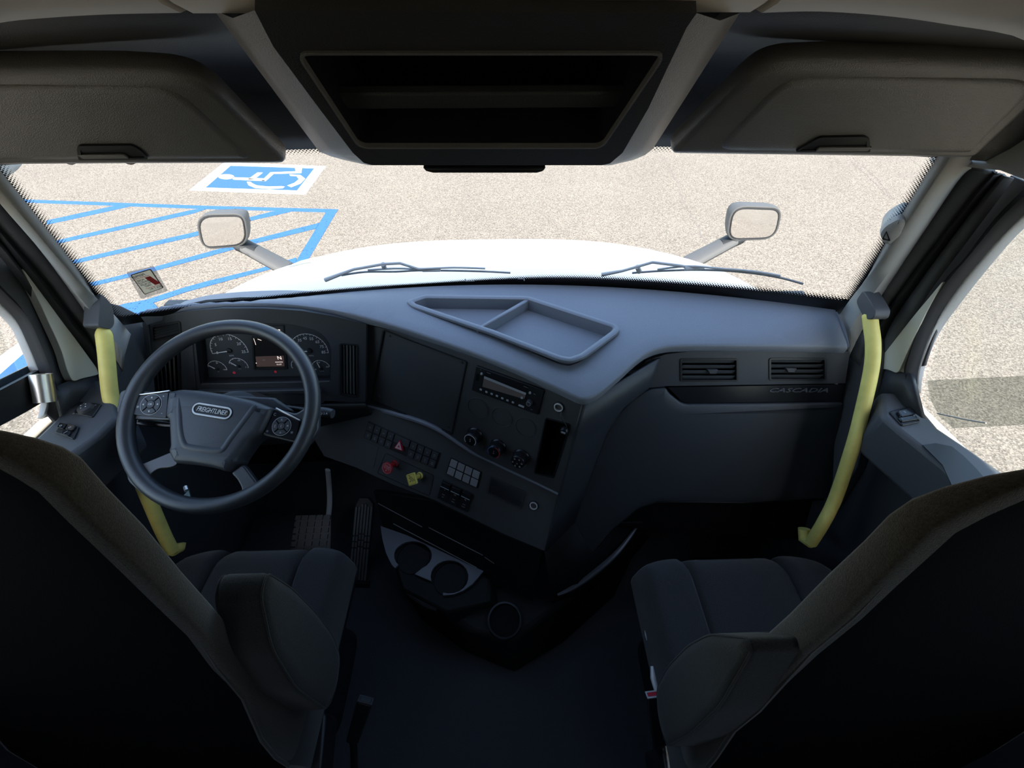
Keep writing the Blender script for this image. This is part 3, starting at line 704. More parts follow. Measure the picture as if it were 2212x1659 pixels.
for a in range(4):
    m = M(); m.slab(fd, circ(.007*cos(a*pi/2), .007*sin(a*pi/2), .0015, 6), .0102, .0106); mk('dial_mark', m, LETW, mp_, smooth=False)
for px in ((183,872),(208,876),(161,894)):
    u, v = f2.px(*px); txt('icon', 'o', f2, u, v, .006, LETG, mp_, .0022)

# yellow grab handles
def grab(label, pts, r):
    p = [V(a) for a in pts]; t = thing('grab_handle', label, 'handle', p[-1])
    q = spl(p, 7); m = M(); m.tube(q, [r*min(1, .45+.22*i) for i in range(len(q))], 16); mk('grab_bar', m, YEL, t); return t
def gp(px, x): return [vx(a, b, x) for a, b in px]
gR = grab('yellow grab bar on the passenger side pillar', gp([(1878,672),(1881,700),(1886,745),(1882,800)], 1.0)+gp([(1862,890)], .995)+gp([(1842,965),(1805,1075)], .985)+gp([(1778,1130),(1752,1172)], .965), .0165)
m = M(); q = vx(1752,1172,.965); m.tube([q, q+V((.0,.02,-.02)), vx(1737,1142,.965)], .0165, 12); mk('lower_mount', m, YEL, gR)
gL = grab('yellow grab bar on the driver side pillar behind the steering wheel', gp([(222,706),(229,760),(238,850)], -1.0)+gp([(252,905),(285,990)], -.99)+gp([(322,1080),(352,1150),(372,1190)], -.97), .0175)
m = M(); q = vx(372,1190,-.97); m.tube([q, q+V((.0,.02,-.02)), vx(388,1175,-.97)], .0165, 12); mk('lower_mount', m, YEL, gL)

# steel tube and smoked plate at the driver's window
q = vx(98, 868, XL-.0); tq = vx(88, 808, XL-.0)
ax_ = (tq-q).normalized(); f = Fr(q, V((1,0,0)), ax_.cross(V((1,0,0))))
cup = thing('steel_cup', 'short brushed steel open tube leaning at the front corner of the driver window', 'cup', q)
hgt = (tq-q).length; m = M(); m.lathe(f, [(0,.003),(.0195,.003),(.0195,hgt),(.021,hgt),(.021,0),(0,0)], 28); mk('cup_wall', m, STEEL, cup)
f = Fr(vx(45, 840, XL-.05), V((0,1,.25)), V((0,-.2,1)))
pl = thing('smoked_plate', 'dark smoked plastic plate with corner screws outside the driver window', 'deflector', f.o)
P = f.pxs([(-90,862),(72,784),(84,812),(88,862),(26,897),(-90,960)]); m = M(); m.slab(f, rnd(P, .01), -.003, .003); mk('plate', m, ACRY, pl, bev=.001)
for a in ((5,852),(28,888)):
    u, v = f.px(*a); m = M(); m.lathe(f.sub(u, v, 0), [(0,.006),(.004,.006),(.006,.003),(.006,-.004),(0,-.004)], 12); mk('corner_screw', m, STEEL, pl)
m = M(); Pm = f.pxs([(-80,870),(66,795),(82,860),(30,890),(-80,948)]); m.slab(f, rnd(Pm, .012), .02, .03); mk('dark_backing', m, BLK, pl)

# ================================================================== DASHBOARD
dash = thing('dashboard', 'wide charcoal dashboard with soft grey top spanning the cab below the windshield', 'dashboard', (0, 1.0, .5))
FE = [(303,683,1.05),(360,668,1.052),(430,660,1.055),(500,656,1.056),(570,655,1.055),(640,659,1.047),(720,670,1.034),(790,686,1.018),(870,709,1.007),(950,736,.998),(1030,765,.99),(1110,797,.983),(1180,827,.977),(1228,849,.972),(1256,861,.970),(1278,858,.970),(1303,843,.974),(1340,811,.982),(1375,779,.990),(1403,760,.995),(1440,749,.999),(1500,746,1.0),(1600,746,1.001),(1720,747,1.002),(1833,750,1.003)]
E3 = spl([hz(*a) for a in FE], 4)
def LIP(x): return smc([(-.45,.034),(-.30,.026)], x)
EX = sorted((p.x, p.y, p.z) for p in E3)
def pad_front(x): return lerpc([(a, b) for a, b, c in EX], x), lerpc([(a, c) for a, b, c in EX], x)
def pad_rear(x): s = max(-1, min(1, x/1.03)); return 1.2-.235*s*s, 1.013+.04*s*s
def pad_z(x, y):
    yf, zf = pad_front(x); yr, zr = pad_rear(x); yr = max(yr, yf+.03); t = max(0, min(1, (y-yf)/(yr-yf))); return zf+(zr-zf)*t+.008*sin(pi*t)
# tray cut into the pad
TO = [(877,656),(918,642),(1142,645),(1172,655),(1330,706),(1339,717),(1332,726),(1262,778),(1232,788),(1205,783),(1060,726),(890,668)]
tf = Fr(hz(1100, 700, 1.008), V((1,0,0)), V((0,1,.05)))
TQ = tf.pxs(TO)
def TR(k): return rnd(shrink(TQ, k), max(.003, .014-k*.5), 4)
O_ = TR(0)
hole = [tf.p(u, v) for u, v in TR(.010)]
pts = []; edges = []
def loop(P):
    n0 = len(pts); pts.extend(V((p.x, p.y)) for p in P); edges.extend((n0+i, n0+(i+1) % len(P)) for i in range(len(P)))
fr_ = [V((p.x, p.y+.007, 0)) for p in E3]; re_ = [V((p.x, max(pad_rear(p.x)[0], p.y+.03), 0)) for p in E3]
loop(fr_ + re_[::-1]); loop(hole); hp = [V((p.x, p.y, 0)) for p in hole]
def inside(q, poly):
    c = False
    for i in range(len(poly)):
        a, b = poly[i-1], poly[i]
        if (a.y > q.y) != (b.y > q.y) and q.x < (b.x-a.x)*(q.y-a.y)/(b.y-a.y)+a.x: c = not c
    return c
for p, r in list(zip(fr_, re_))[1:-1:2]:
    for k in range(1, 7):
        q = p.lerp(r, k/7)
        if not inside(q, hp): pts.append(V((q.x, q.y)))
ov, oe, of_, _a, _b, _c = geometry.delaunay_2d_cdt(pts, edges, [], 1, 1e-5)
m = M(); tri = []
for f_ in of_:
    c = sum((V((*ov[i], 0)) for i in f_), V())/len(f_)
    if not inside(c, hp): tri.append(tuple(f_))
m.add([(v.x, v.y, pad_z(v.x, v.y)) for v in ov], tri)
rows = []
for p in E3:
    lip = LIP(p.x); yb = p.y+.007
    rows.append([V((p.x, p.y+.17, p.z-lip-.03)), V((p.x, p.y+.06, p.z-lip-.004)), V((p.x, p.y+.006, p.z-lip)), V((p.x, p.y+.001, p.z-lip+.003)), V((p.x, p.y, p.z-lip+.007)), V((p.x, p.y, p.z-.005)), V((p.x, p.y+.002, p.z-.0015)), V((p.x, yb, pad_z(p.x, yb)))])
m.grid(rows)
for i in (0, -1):
    p, r = fr_[i], re_[i]; q = [p.lerp(r, k/8) for k in range(9)]
    m.grid([[V((a.x, a.y-.007, pad_z(a.x, a.y)-(.0 if j == 0 else LIP(a.x)))) for a in q] for j in (0, 1)])
hz_l = [V((p.x, p.y, pad_z(p.x, p.y))) for p in hole]; m.grid([hz_l, [p-V((0,0,.035)) for p in hz_l]], True)
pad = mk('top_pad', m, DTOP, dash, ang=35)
tray = thing('dash_tray', 'open grey two compartment tray let into the middle of the dash top', 'tray', tf.o)
m = M(); m.grid([[tf.p(u, v, w) for u, v in TR(k)] for k, w in ((-.0005,.004),(.002,.010),(.006,.012),(.013,.012),(.017,.009),(.020,-.028),(.020,-.032))], True); mk('tray_rim', m, DTOP, tray, solid=.002, soff=0)
m = M(); m.slab(tf, TR(.0195), -.034, -.028); mk('tray_floor', m, DTOP, tray, smooth=False)
a = tf.px(1138,652); b = tf.px(1035,712); a = V(a); b = V(b); d = (b-a).normalized(); n_ = V((-d.y, d.x))*.006
m = M(); m.slab(tf, [tuple(a-d*.004-n_), tuple(b+d*.008-n_), tuple(b+d*.008+n_), tuple(a-d*.004+n_)], -.03, .008); mk('tray_divider', m, DTOP, tray, bev=.003)

# ---- driver side face with the instrument opening
CL = Fr((-.68, 1.022, 1.022), V((1,.01,0)), V((0,.26,.97)))
outer = CL.pxs([(308,692),(400,672),(480,666),(570,666),(650,671),(720,683),(791,700),(789,868),(700,866),(690,885),(430,885),(325,885)])
q_vtl = CL.pxs([(329,705),(388,695),(390,722),(331,738)]); vtl = rnd(q_vtl, .005)
q_vll = CL.pxs([(328,770),(386,752),(390,862),(336,862)]); vll = rnd(q_vll, .005)
icl = rnd(CL.pxs([(421,728),(450,706),(520,697),(630,699),(692,716),(716,746),(714,827),(432,832)]), [.02,.03,.05,.05,.03,.03,.008,.008], 6)
q_vrt = CL.pxs([(736,742),(772,745),(773,857),(737,852)]); vrt = rnd(q_vrt, .005)
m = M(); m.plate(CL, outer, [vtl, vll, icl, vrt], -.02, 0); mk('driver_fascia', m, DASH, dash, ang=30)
m = M(); m.slab(CL, outer, -.10, -.075); mk('fascia_backing', m, VOID, dash, smooth=False)
def vent(fr, quad, horizontal, n, parent, tab=None):
    hole = rnd(quad, .005); q = [V(p) for p in quad]
    m = M(); m.plate(fr, shrink(hole, -.003), [shrink(hole, .0025)], -.03, .0025); v_ = mk('air_vent', m, BLK, parent, bev=.001)
    for k in range(n):
        t = (k+.5)/n
        a, b = (q[0].lerp(q[3], t), q[1].lerp(q[2], t)) if horizontal else (q[0].lerp(q[1], t), q[3].lerp(q[2], t))
        a, b = a.lerp(b, .03), b.lerp(a, .03); d = fr.ex*(b-a).x+fr.ey*(b-a).y; c = fr.p(*a, -.006); e = fr.ez.cross(d).normalized()*(.0055 if horizontal else .0048)+fr.ez*.0042
        if horizontal and e.dot(fr.ey) < 0: e = -fr.ez.cross(d).normalized()*-.0055+fr.ez*.0042
        th = d.cross(e).normalized()*.0006; m = M(); m.prism([c-e-th, c-e+d-th, c+e+d-th, c+e-th], th*2); mk('slat', m, SLAT, v_, smooth=False)
    m = M(); m.slab(fr, hole, -.034, -.030); mk('vent_back', m, VOID, v_, smooth=False)
    if tab:
        m = M(); m.slab(fr.sub(*tab), [(-.016,.006),(.016,.006),(.012,-.007),(-.007,-.007)], -.008, .004); mk('vent_tab', m, KEY, v_, bev=.0015)
    return v_
vent(CL, q_vtl, True, 5, dash); vent(CL, q_vll, False, 6, dash); vent(CL, q_vrt, False, 5, dash)
m = M(); m.slab(CL, rnd(CL.pxs([(391,748),(417,735),(424,840),(396,846)]), .003), 0, .003); mk('blank_panel', m, KEY, dash, bev=.001)
m = M(); P = [CL.px(*a) for a in [(308,690),(322,690),(338,885),(328,885)]]; m.slab(CL, P, -.02, .004); mk('end_cap', m, DASH, dash, bev=.002)
# slim ledge under the instrument opening, knee panel and column opening below it
a, b = CL.px(430,842), CL.px(695,838); m = M(); m.slab(CL, [(a[0],a[1]-.012),(b[0],b[1]-.012),(b[0],b[1]+.004),(a[0],a[1]+.004)], 0, .018); mk('lower_ledge', m, DASH, dash, bev=.004)
q0, q1 = CL.p(*CL.px(330,885)), CL.p(*CL.px(789,868)); m = M()
m.grid([[q0, q1], [q0+V((0,.01,-.05)), q1+V((0,.01,-.05))], [q0+V((0,.06,-.2)), q1+V((0,.06,-.2))], [q0+V((0,.1,-.45)), q1+V((0,.1,-.45))]]); mk('knee_panel', m, BLK, dash, solid=.01)

# instrument cluster
ic = thing('instrument_cluster', 'instrument cluster with two large dials and four small gauges behind the steering wheel', 'instrument cluster', CL.p(*CL.px(580,770), -.03))
IF = Fr(CL.p(0,0,-.030), CL.ex, CL.ey)
m = M(); m.slab(IF, shrink(icl, -.006), -.006, 0); mk('dial_face', m, mat('cluster_face', (.030,.036,.043), .55, bump=.05, bscale=900), ic, smooth=False)
m = M(); m.grid([[IF.p(u, v, w) for u, v in shrink(icl, k)] for k, w in ((.0005,.028),(.003,.020),(.010,.0))], True); mk('shroud', m, BLK, ic, solid=.001)
def dial(px, rpx, a0, a1, nt, nums, needle, name, lab=None, r0=None, lw=.0016):
    u, v = IF.px(*px); u2, _ = IF.px(px[0]+rpx, px[1]); r = u2-u; f = IF.sub(u, v)
    m = M(); m.arc(f, 0, 0, r, lw, a0, a1, .0004, .0006, 36); g = mk(name, m, LETW, ic, smooth=False)
    m = M()
    for k in range(nt+1):
        a = a0+(a1-a0)*k/nt; l = .10 if k % 2 == 0 else .06; m.line(f, (r*cos(a), r*sin(a)), (r*(1-l)*cos(a), r*(1-l)*sin(a)), .0010, .0004)
    tag(mk('tick_marks', m, LETW, g, smooth=False), kind='stuff')
    for k, s in enumerate(nums):
        if s: a = a0+(a1-a0)*k/(len(nums)-1); txt('numeral', s, f, r*.74*cos(a), r*.74*sin(a), r*.17, LETW, g, .0004, shear=.15, ext=.0003)
    m = M(); a = needle; n_ = V((-sin(a), cos(a)))*.0011; e = V((cos(a), sin(a)))
    m.slab(f, [tuple(-n_*1.4+e*.006), tuple(e*r*.88-n_*.6), tuple(e*r*.88+n_*.6), tuple(n_*1.4+e*.006)], .004, .0055); mk('needle', m, LETW, g, smooth=False)
    m = M(); m.lathe(f, [(0,.006),(r*.13,.005),(r*.15,0)], 16); mk('needle_hub', m, BLK, g)
    if lab: txt('unit_text', lab, f, 0, -r*.33, r*.10, LETG, g, .0004, ext=.0002)
    return g
D = radians
dial((496,757), 39.5, D(190), D(-8), 20, ['0','5','10','15','20','25'], D(188), 'tachometer', 'RPM')
dial((669,757), 39.5, D(202), D(-10), 20, ['5','15','25','35','45','55','65','75','85'], D(184), 'speedometer', 'MPH')
dial((470,797), 20, D(160), D(-8), 8, ['', '', '90', '', '150'], D(143), 'oil_gauge', 'OIL', lw=.0014)
dial((516,791), 20, D(155), D(-12), 8, ['E', '', '1/2', '', 'F'], D(140), 'fuel_gauge', 'FUEL', lw=.0014)
dial((650,791), 20, D(190), D(12), 8, ['', '', '', '', ''], D(120), 'air_gauge', lw=.0014)
dial((694,796), 20, D(188), D(15), 8, ['100', '', '170', '', '250'], D(105), 'water_gauge', 'WATER', lw=.0014)
DP = IF.pxs([(545,728),(615,726),(620,796),(550,797)]); m = M(); m.plate(IF, rnd(shrink(DP,-.002), .004), [rnd(shrink(DP, .0035), .002)], 0, .003); mk('display_bezel', m, BLK, ic, bev=.0008)
m = M(); m.slab(IF, DP, 0, .0008); mk('display', m, DISP, ic, smooth=False)
m = M(); m.slab(IF, IF.pxs([(552,770),(613,768),(615,791),(555,792)]), .0008, .0011); mk('display_band', m, GLOWP, ic, smooth=False)
for s, px, h in (('N', (604,773), .012), ('economy', (603,781.5), .0042), ('11:17', (603,787), .0048), ('mph', (570,777), .0035)):
    u, v = IF.px(*px); txt('display_text', s, IF, u, v, h, GLOW if s != 'mph' else LETG, ic, .0012, ext=.0002, sx=1.1)
u, v = IF.px(550.5,737); m = M(); m.box(IF, u-.0007, u+.0007, v-.012, v+.012, .0012, .0014); mk('display_bar', m, GLOW, ic, smooth=False)
m = M(); m.line(IF, IF.px(557,732), IF.px(565,735), .0014, .0012); mk('display_mark', m, GLOW, ic, smooth=False)
u, v = IF.px(554,784); m = M(); m.slab(IF, circ(u, v, .0016, 8), .0012, .0014); mk('display_dot', m, GLOW, ic, smooth=False)
UD = IF.pxs([(577,703),(613,703),(615,722),(579,722)]); m = M(); m.plate(IF, rnd(shrink(UD,-.001),.003), [shrink(UD,.002)], 0, .002); mk('warning_bezel', m, BLK, ic, smooth=False)
for a in (592, 602): 
    u, v = IF.px(a,714); m = M(); m.slab(IF, rnd(rect(u-.0045,u+.0045,v-.0035,v+.0035),.0012), 0, .0012); mk('warning_light', m, GLOW, ic, smooth=False)
for px, s in (((506,805), 'fuel_warning'), ((595,803), 'brake_warning')):
    u, v = IF.px(*px); m = M(); m.arc(IF, u, v, .0034, .0014, 0, 2*pi, .0002, .0006, 16); m.line(IF, (u,v-.0018), (u,v+.0018), .0014, .0002); mk(s, m, GLOWR, ic, smooth=False)

# ---- centre stack, turned towards the driver
A0 = hz(788, 701, .985); B0 = hz(1252, 872, .948); ex = V((B0.x-A0.x, B0.y-A0.y, 0)).normalized(); nh = ex.cross(V((0,0,1)))
ln = radians(14); SU = Fr(V((A0.x, A0.y, .97)) + nh*-.012, ex, V((0,0,1))*cos(ln)-nh*sin(ln))
KP = [(690,860),(760,871),(850,892),(938,922),(1016,974),(1061,997),(1161,1044),(1206,1066)]
K3 = [SU.p(*SU.px(*a)) for a in KP]
ek = (K3[-1]-K3[3]).normalized(); ln2 = radians(33)
SL = Fr(K3[5], ek, V((0,0,1))*cos(ln2)-nh*sin(ln2))
cv = rnd(SU.pxs([(828,711),(1010,780),(977,939),(801,866)]), .008)
rd = rnd(SU.pxs([(1030,788),(1178,841),(1164,895),(1020,841)]), .003)
slot = rnd(SU.pxs([(1180,903),(1232,917),(1195,1031),(1155,1021)]), .005)
sout = SU.pxs([(787,700),(870,720),(950,747),(1030,776),(1110,808),(1180,838),(1228,861),(1256,873),(1206,1066),(1161,1044),(1061,997),(1016,974),(938,922),(850,892),(788,876)])
m = M(); m.plate(SU, sout, [cv, rd, slot], -.015, 0); mk('stack_fascia', m, DASHS, dash, ang=30)
m = M(); m.slab(SU, shrink(slot, -.006), -.09, -.07); mk('slot_back', m, VOID, dash, smooth=False)
m = M(); m.plate(SU, shrink(slot, -.0025), [shrink(slot, .0015)], -.07, .0025); mk('slot_liner', m, BLK, dash, bev=.001)
slk = SL.pxs([(700,864),(760,872),(850,893),(938,923),(1016,975),(1061,998),(1161,1045),(1205,1067),(1176,1190),(1092,1155),(938,1080),(850,1047),(770,1010),(700,985),(668,930)])
dr = rnd(SL.pxs([(1061,1028),(1136,1062),(1126,1099),(1050,1064)]), .003)
m = M(); m.plate(SL, slk, [shrink(dr, .004)], -.015, 0); mk('lower_fascia', m, DASHS, dash, bev=.004, seg=2, ang=30)
m = M(); m.plate(SL, shrink(dr, -.0005), [shrink(dr, .005)], -.012, .003); mk('pocket_frame', m, KEY, dash, bev=.001)
m = M(); m.slab(SL, dr, -.014, -.009); mk('pocket_back', m, VOID, dash, smooth=False)
# soft rolled edge where the two fascias meet
m = M(); m.tube([p+SU.ez*.002 for p in spl(K3, 4)], [.004+.005*sin(pi*min(1,i/18)) for i in range(29)], 8); mk('fascia_roll', m, DTOP, dash)
for px, r in (((1033,881),23.5), ((1084,901),23.5), ((1136,923),24)):
    u, v = SU.px(*px); r_ = abs(SU.px(px[0]+r, px[1])[0]-u)*.93; f = SU.sub(u, v)
    m = M(); m.lathe(f, [(0,.0006),(r_-.0015,.0006),(r_-.0005,-.0006),(r_,-.0006),(r_+.0004,.0018),(r_+.0018,.0018),(r_+.0024,0)], 40); mk('round_blank', m, DASHS, dash, ang=25)

bp = thing('cover_panel', 'flat black screwed blanking panel in the centre stack left of the radio', 'panel', SU.p(*SU.px(905,820)))
P = rnd(shrink(cv, .0045), .004); m = M(); m.slab(SU, P, -.012, -.004); mk('panel_plate', m, DASHS, bp, bev=.0015)
m = M(); m.plate(SU, shrink(cv, -.001), [shrink(cv, .004)], -.014, .002); mk('panel_bezel', m, BLK, bp, bev=.001)
for px in ((841,727),(997,785),(968,924),(817,858)):
    u, v = SU.px(*px); f = SU.sub(u, v, -.004); m = M(); m.lathe(f, [(.0012,.0004),(.0016,.0018),(.0036,.0018),(.0042,0)], 14); mk('screw', m, KEY, bp)

rad = thing('car_radio', 'black car radio with wide screen, preset keys and volume dial in the centre stack', 'radio', SU.p(*SU.px(1098,841)))
m = M(); m.slab(SU, shrink(rd, .001), -.01, .006); mk('faceplate', m, BLK, rad, bev=.002)
RF_ = SU.sub(0, 0, .006)
def zr(l): return RF_.pxs([(980+x/6.914, 770+y/6.914) for x, y in l])
m = M(); m.slab(RF_, zr([(480,215),(1120,440),(1070,640),(420,440)]), 0, .001); mk('screen_glass', m, GLOSS, rad, smooth=False)
m = M(); m.slab(RF_, zr([(460,292),(1085,545),(1060,635),(430,448)]), .001, .0014); mk('screen', m, LCD, rad, smooth=False)
m = M(); m.slab(RF_, zr([(462,290),(1086,542),(1078,572),(455,325)]), .0014, .0017); mk('screen_header', m, mat('lcd_light', (.36,.36,.40), .3), rad, smooth=False)
e1 = V(zr([(462,290)])[0]); e2 = V(zr([(1086,542)])[0]); ra = atan2(e2.y-e1.y, e2.x-e1.x)
for cx, cy in ((407,492),(492,528),(570,556),(648,587),(728,622),(806,653),(888,683)):
    u, v = zr([(cx,cy)])[0]; f = RF_.sub(u, v, 0, ra); m = M(); m.slab(f, rnd(rect(-.0034,.0034,-.0026,.0026),.0008), 0, .0022); mk('preset_key', m, mat('radio_key', (.42,.43,.45), .5) if cx == 407 else bpy.data.materials['radio_key'], rad, bev=.0004)
u, v = zr([(1013,738)])[0]; f = RF_.sub(u, v, 0, ra); m = M(); m.slab(f, rnd(rect(-.0085,.0085,-.0026,.0026),.0008), 0, .0022); mk('preset_key', m, bpy.data.materials['radio_key'], rad, bev=.0004)
for cx, cy in ((420,257),(1142,540),(1022,614)):
    u, v = zr([(cx,cy)])[0]; f = RF_.sub(u, v); m = M(); m.lathe(f, [(0,.003),(.0032,.003),(.0038,0)], 16); mk('round_key', m, bpy.data.materials['radio_key'], rad)
u, v = zr([(1140,680)])[0]; f = RF_.sub(u, v); m = M(); m.lathe(f, [(0,.012),(.0065,.012),(.0078,.010),(.009,0)], 24); kn = mk('volume_knob', m, KEY, rad); m = M(); m.arc(f, 0, 0, .0062, .0006, 0, 2*pi, .012, .0005); mk('knob_ring', m, LETG, kn, smooth=False)
for s, px, h in (('Bluetooth', (525,245), .0022), ('SiriusXM', (1080,455), .0022), ('ON', (405,195), .0018), ('MENU', (1210,560), .0018), ('AUX', (1165,790), .0022)):
    s = {'SiriusXM': 'SATELLITE'}.get(s, s); u, v = zr([px])[0]; txt('print', s, RF_, u, v, h, LETG, rad, .0012, ext=.0002, rot=ra)
m = M(); m.slab(RF_, rnd(zr([(345,255),(385,270),(370,370),(325,350)]), .001), 0, .0006); mk('memory_slot', m, VOID, rad, smooth=False)

def climate(label, px, ring, kind):
    u, v = SU.px(*px); f = SU.sub(u, v)
    t = thing('climate_knob', label, 'knob', f.o, 'climate knobs')
    m = M(); m.lathe(f, [(.0,.001),(.026,.001),(.0275,.004),(.026,.008),(.0235,.010),(.0225,.030),(.021,.033),(.019,.034),(0,.034)], 32); mk('knob_body', m, GLOSS, t)
    if kind == 'fan':
        m = M(); m.arc(f, 0, 0, .0195, .0022, D(-40), D(220), .034, .0006, 40); mk('scale_ring', m, LETW, t, smooth=False)
        txt('icon', 'S', f, 0, .003, .006, LETG, t, .0342)
    if kind == 'temp':
        m = M(); m.arc(f, 0, 0, .0195, .0018, D(95), D(215), .034, .0006, 24); mk('cold_arc', m, BLUP, t, smooth=False)
        m = M(); m.arc(f, 0, 0, .0195, .0018, D(-60), D(85), .034, .0006, 24); mk('hot_arc', m, REDP, t, smooth=False)
        txt('icon', 'o', f, 0, .004, .005, LETG, t, .0342)
    if kind == 'mode':
        for k in range(6):
            a = D(130-60*k); g = f.sub(.0145*cos(a), .0145*sin(a), .0342); m = M(); m.arc(g, 0, 0, .0022, .0009, D(170), D(370), 0, .0004, 8); m.slab(g, circ(0,.0020,.0008,6), 0, .0004); mk('mode_icon', m, LETW, t, smooth=False)
    m = M(); m.slab(f, circ(0,-.004,.0022,12), .034, .0348); mk('centre_mark', m, mat('knob_mark', (.25,.25,.26), .5) if 'knob_mark' not in bpy.data.materials else bpy.data.materials['knob_mark'], t, smooth=False)
climate('black climate knob with a plain white ring, first of three under the radio', (1027,938), 1, 'fan')
climate('black climate knob with a blue and red temperature arc', (1077,963), 1, 'temp')
climate('black climate knob ringed by small white airflow symbols', (1127,985), 1, 'mode')

def socket(fr, px, r, label, cap=False):
    u, v = fr.px(*px); f = fr.sub(u, v); t = thing('power_socket', label, 'socket', f.o)
    m = M(); m.lathe(f, [(r*.78,-.02),(r*.78,.004),(r*.82,.0055),(r*.98,.0055),(r*1.05,.003),(r*1.05,0)], 30); mk('socket_ring', m, SILVER, t)
    m = M(); m.lathe(f, [(0,-.010),(r*.8,-.010),(r*.8,-.002)], 24); mk('socket_cup', m, VOID, t)
    m = M(); m.lathe(f, [(r*1.03,0),(r*1.03,.003),(r*1.3,.002),(r*1.35,0)], 30); mk('socket_collar', m, BLK, t)
    if cap:
        u2, v2 = fr.px(1221,927); g = fr.sub(u2, v2, .004); m = M(); m.lathe(g, [(0,.012),(.008,.012),(.011,.008),(.0115,0),(0,0)], 20); c = mk('socket_cap', m, BLK, t)
        m = M(); m.box(g, -.006,.006,-.002,.002,.012,.016); mk('cap_rib', m, KEYG, c, bev=.0008)
        m = M(); m.tube(spl([f.p(r*.9,-r*.8,.004), f.p(r*1.2,-r*2,.010), g.p(.004,.02,.008), g.p(0,.010,.004)], 5), .0014, 6); mk('cap_strap', m, BLK, t)
socket(SU, (1207,879), .0125, 'silver ringed power socket with its cap hanging on a strap above the tall slot', True)
socket(SL, (1153,1092), .0125, 'silver ringed power socket low at the right corner of the centre stack')

# ---- switch banks
def bank(name, label, cpx, ncol, cells, keymat, parts=None):
    P = SL.pxs(cpx); t = thing(name, label, 'switch panel', SL.p(*[sum(p[i] for p in P)/4 for i in (0,1)]))
    m = M(); m.slab(SL, rnd(P, .003), -.003, .002); mk('switch_frame', m, BLK, t, bev=.001)
    P = shrink(P, .0035)
    def bl(a, b): q = [V(p) for p in P]; top = q[0].lerp(q[1], a); bot = q[3].lerp(q[2], a); return tuple(top.lerp(bot, b))
    for (c, r, w_, ic_, km) in cells:
        a0, a1 = c/ncol+.07/ncol, (c+w_)/ncol-.07/ncol; b0, b1 = (.0, .455) if r == 0 else (.545, 1.0)
        q = [bl(a0,b0), bl(a1,b0), bl(a1,b1), bl(a0,b1)]; m = M(); m.slab(SL, rnd(q, .0012), .002, .0065); k = mk('switch', m, km or keymat, t, bev=.0008)
        if ic_:
            u = sum(p[0] for p in q)/4; v = sum(p[1] for p in q)/4; rot = atan2(q[1][1]-q[0][1], q[1][0]-q[0][0])
            for s, dv, h in ic_: txt('switch_print', s, SL, u, v+dv, h, LETG, k, .0066, ext=.0002, rot=rot, sx=.9)
    return t, bl
two = lambda a, b: [(a, .0028, .0028), (b, -.0028, .0028)]
cells = []
for c, s in ((0,'IC'),(1,'D/'),(2,'H='),(3,'Y=')): cells.append((c, 0, 1, [(s, -.001, .0045)], None))
for c, (a, b) in enumerate((('CAB','HTR'),('MIR','HEAT'),('AUX','PWR'),('LOW','IDLE'))): cells.append((c, 1, 1, two(a, b), None))
cells.append((4, 0, 2.3, None, None))
for c, s in enumerate(('d','O','X','HI')): cells.append((6.3+c, 0, 1, [(s, -.0005, .005)] if c < 3 else two('ENG','FAN'), None))
for c, (a, b) in enumerate((('INT','AXL'),('ATC','OFF'),('PTO','ON'),('SUSP','DUMP'))): cells.append((6.3+c, 1, 1, two(a, b), None))
sb, bl = bank('switch_bank', 'long black bank of two rows of switches around the red hazard triangle', [(796,909),(953,978),(942,1013),(786,945)], 10.3, cells, KEY)
hc = SL.px(863.5, 962); q = [SL.px(867.5,948), SL.px(873.5,973), SL.px(855,966)]
m = M(); m.slab(SL, rnd(q, .002), .002, .011); hz_ = mk('hazard_button', m, HAZ, sb, bev=.0012)
cu = sum(p[0] for p in q)/3; cv_ = sum(p[1] for p in q)/3
for k in (.4, .72):
    qq = [(cu+(p[0]-cu)*k, cv_+(p[1]-cv_)*k) for p in q]; m = M(); m.plate(SL, qq, [[(cu+(p[0]-cu)*k*.72, cv_+(p[1]-cv_)*k*.72) for p in q]], .011, .0114); mk('triangle_line', m, LETW, hz_, smooth=False)
bank('blank_switch_bank', 'bank of eight pale grey square switches, right of the hazard switch bank', [(974,987),(1042,1019),(1033,1055),(963,1022)], 4,
     [(c, r, 1, ([('X', 0, .005)] if r == 0 else two('AIR','ON')) if c == 0 else None, None) for r in (0,1) for c in range(4)], KEYG)
T4 = [V(SL.px(*a)) for a in [(954,1034),(1022,1066),(1012,1106),(947,1075)]]
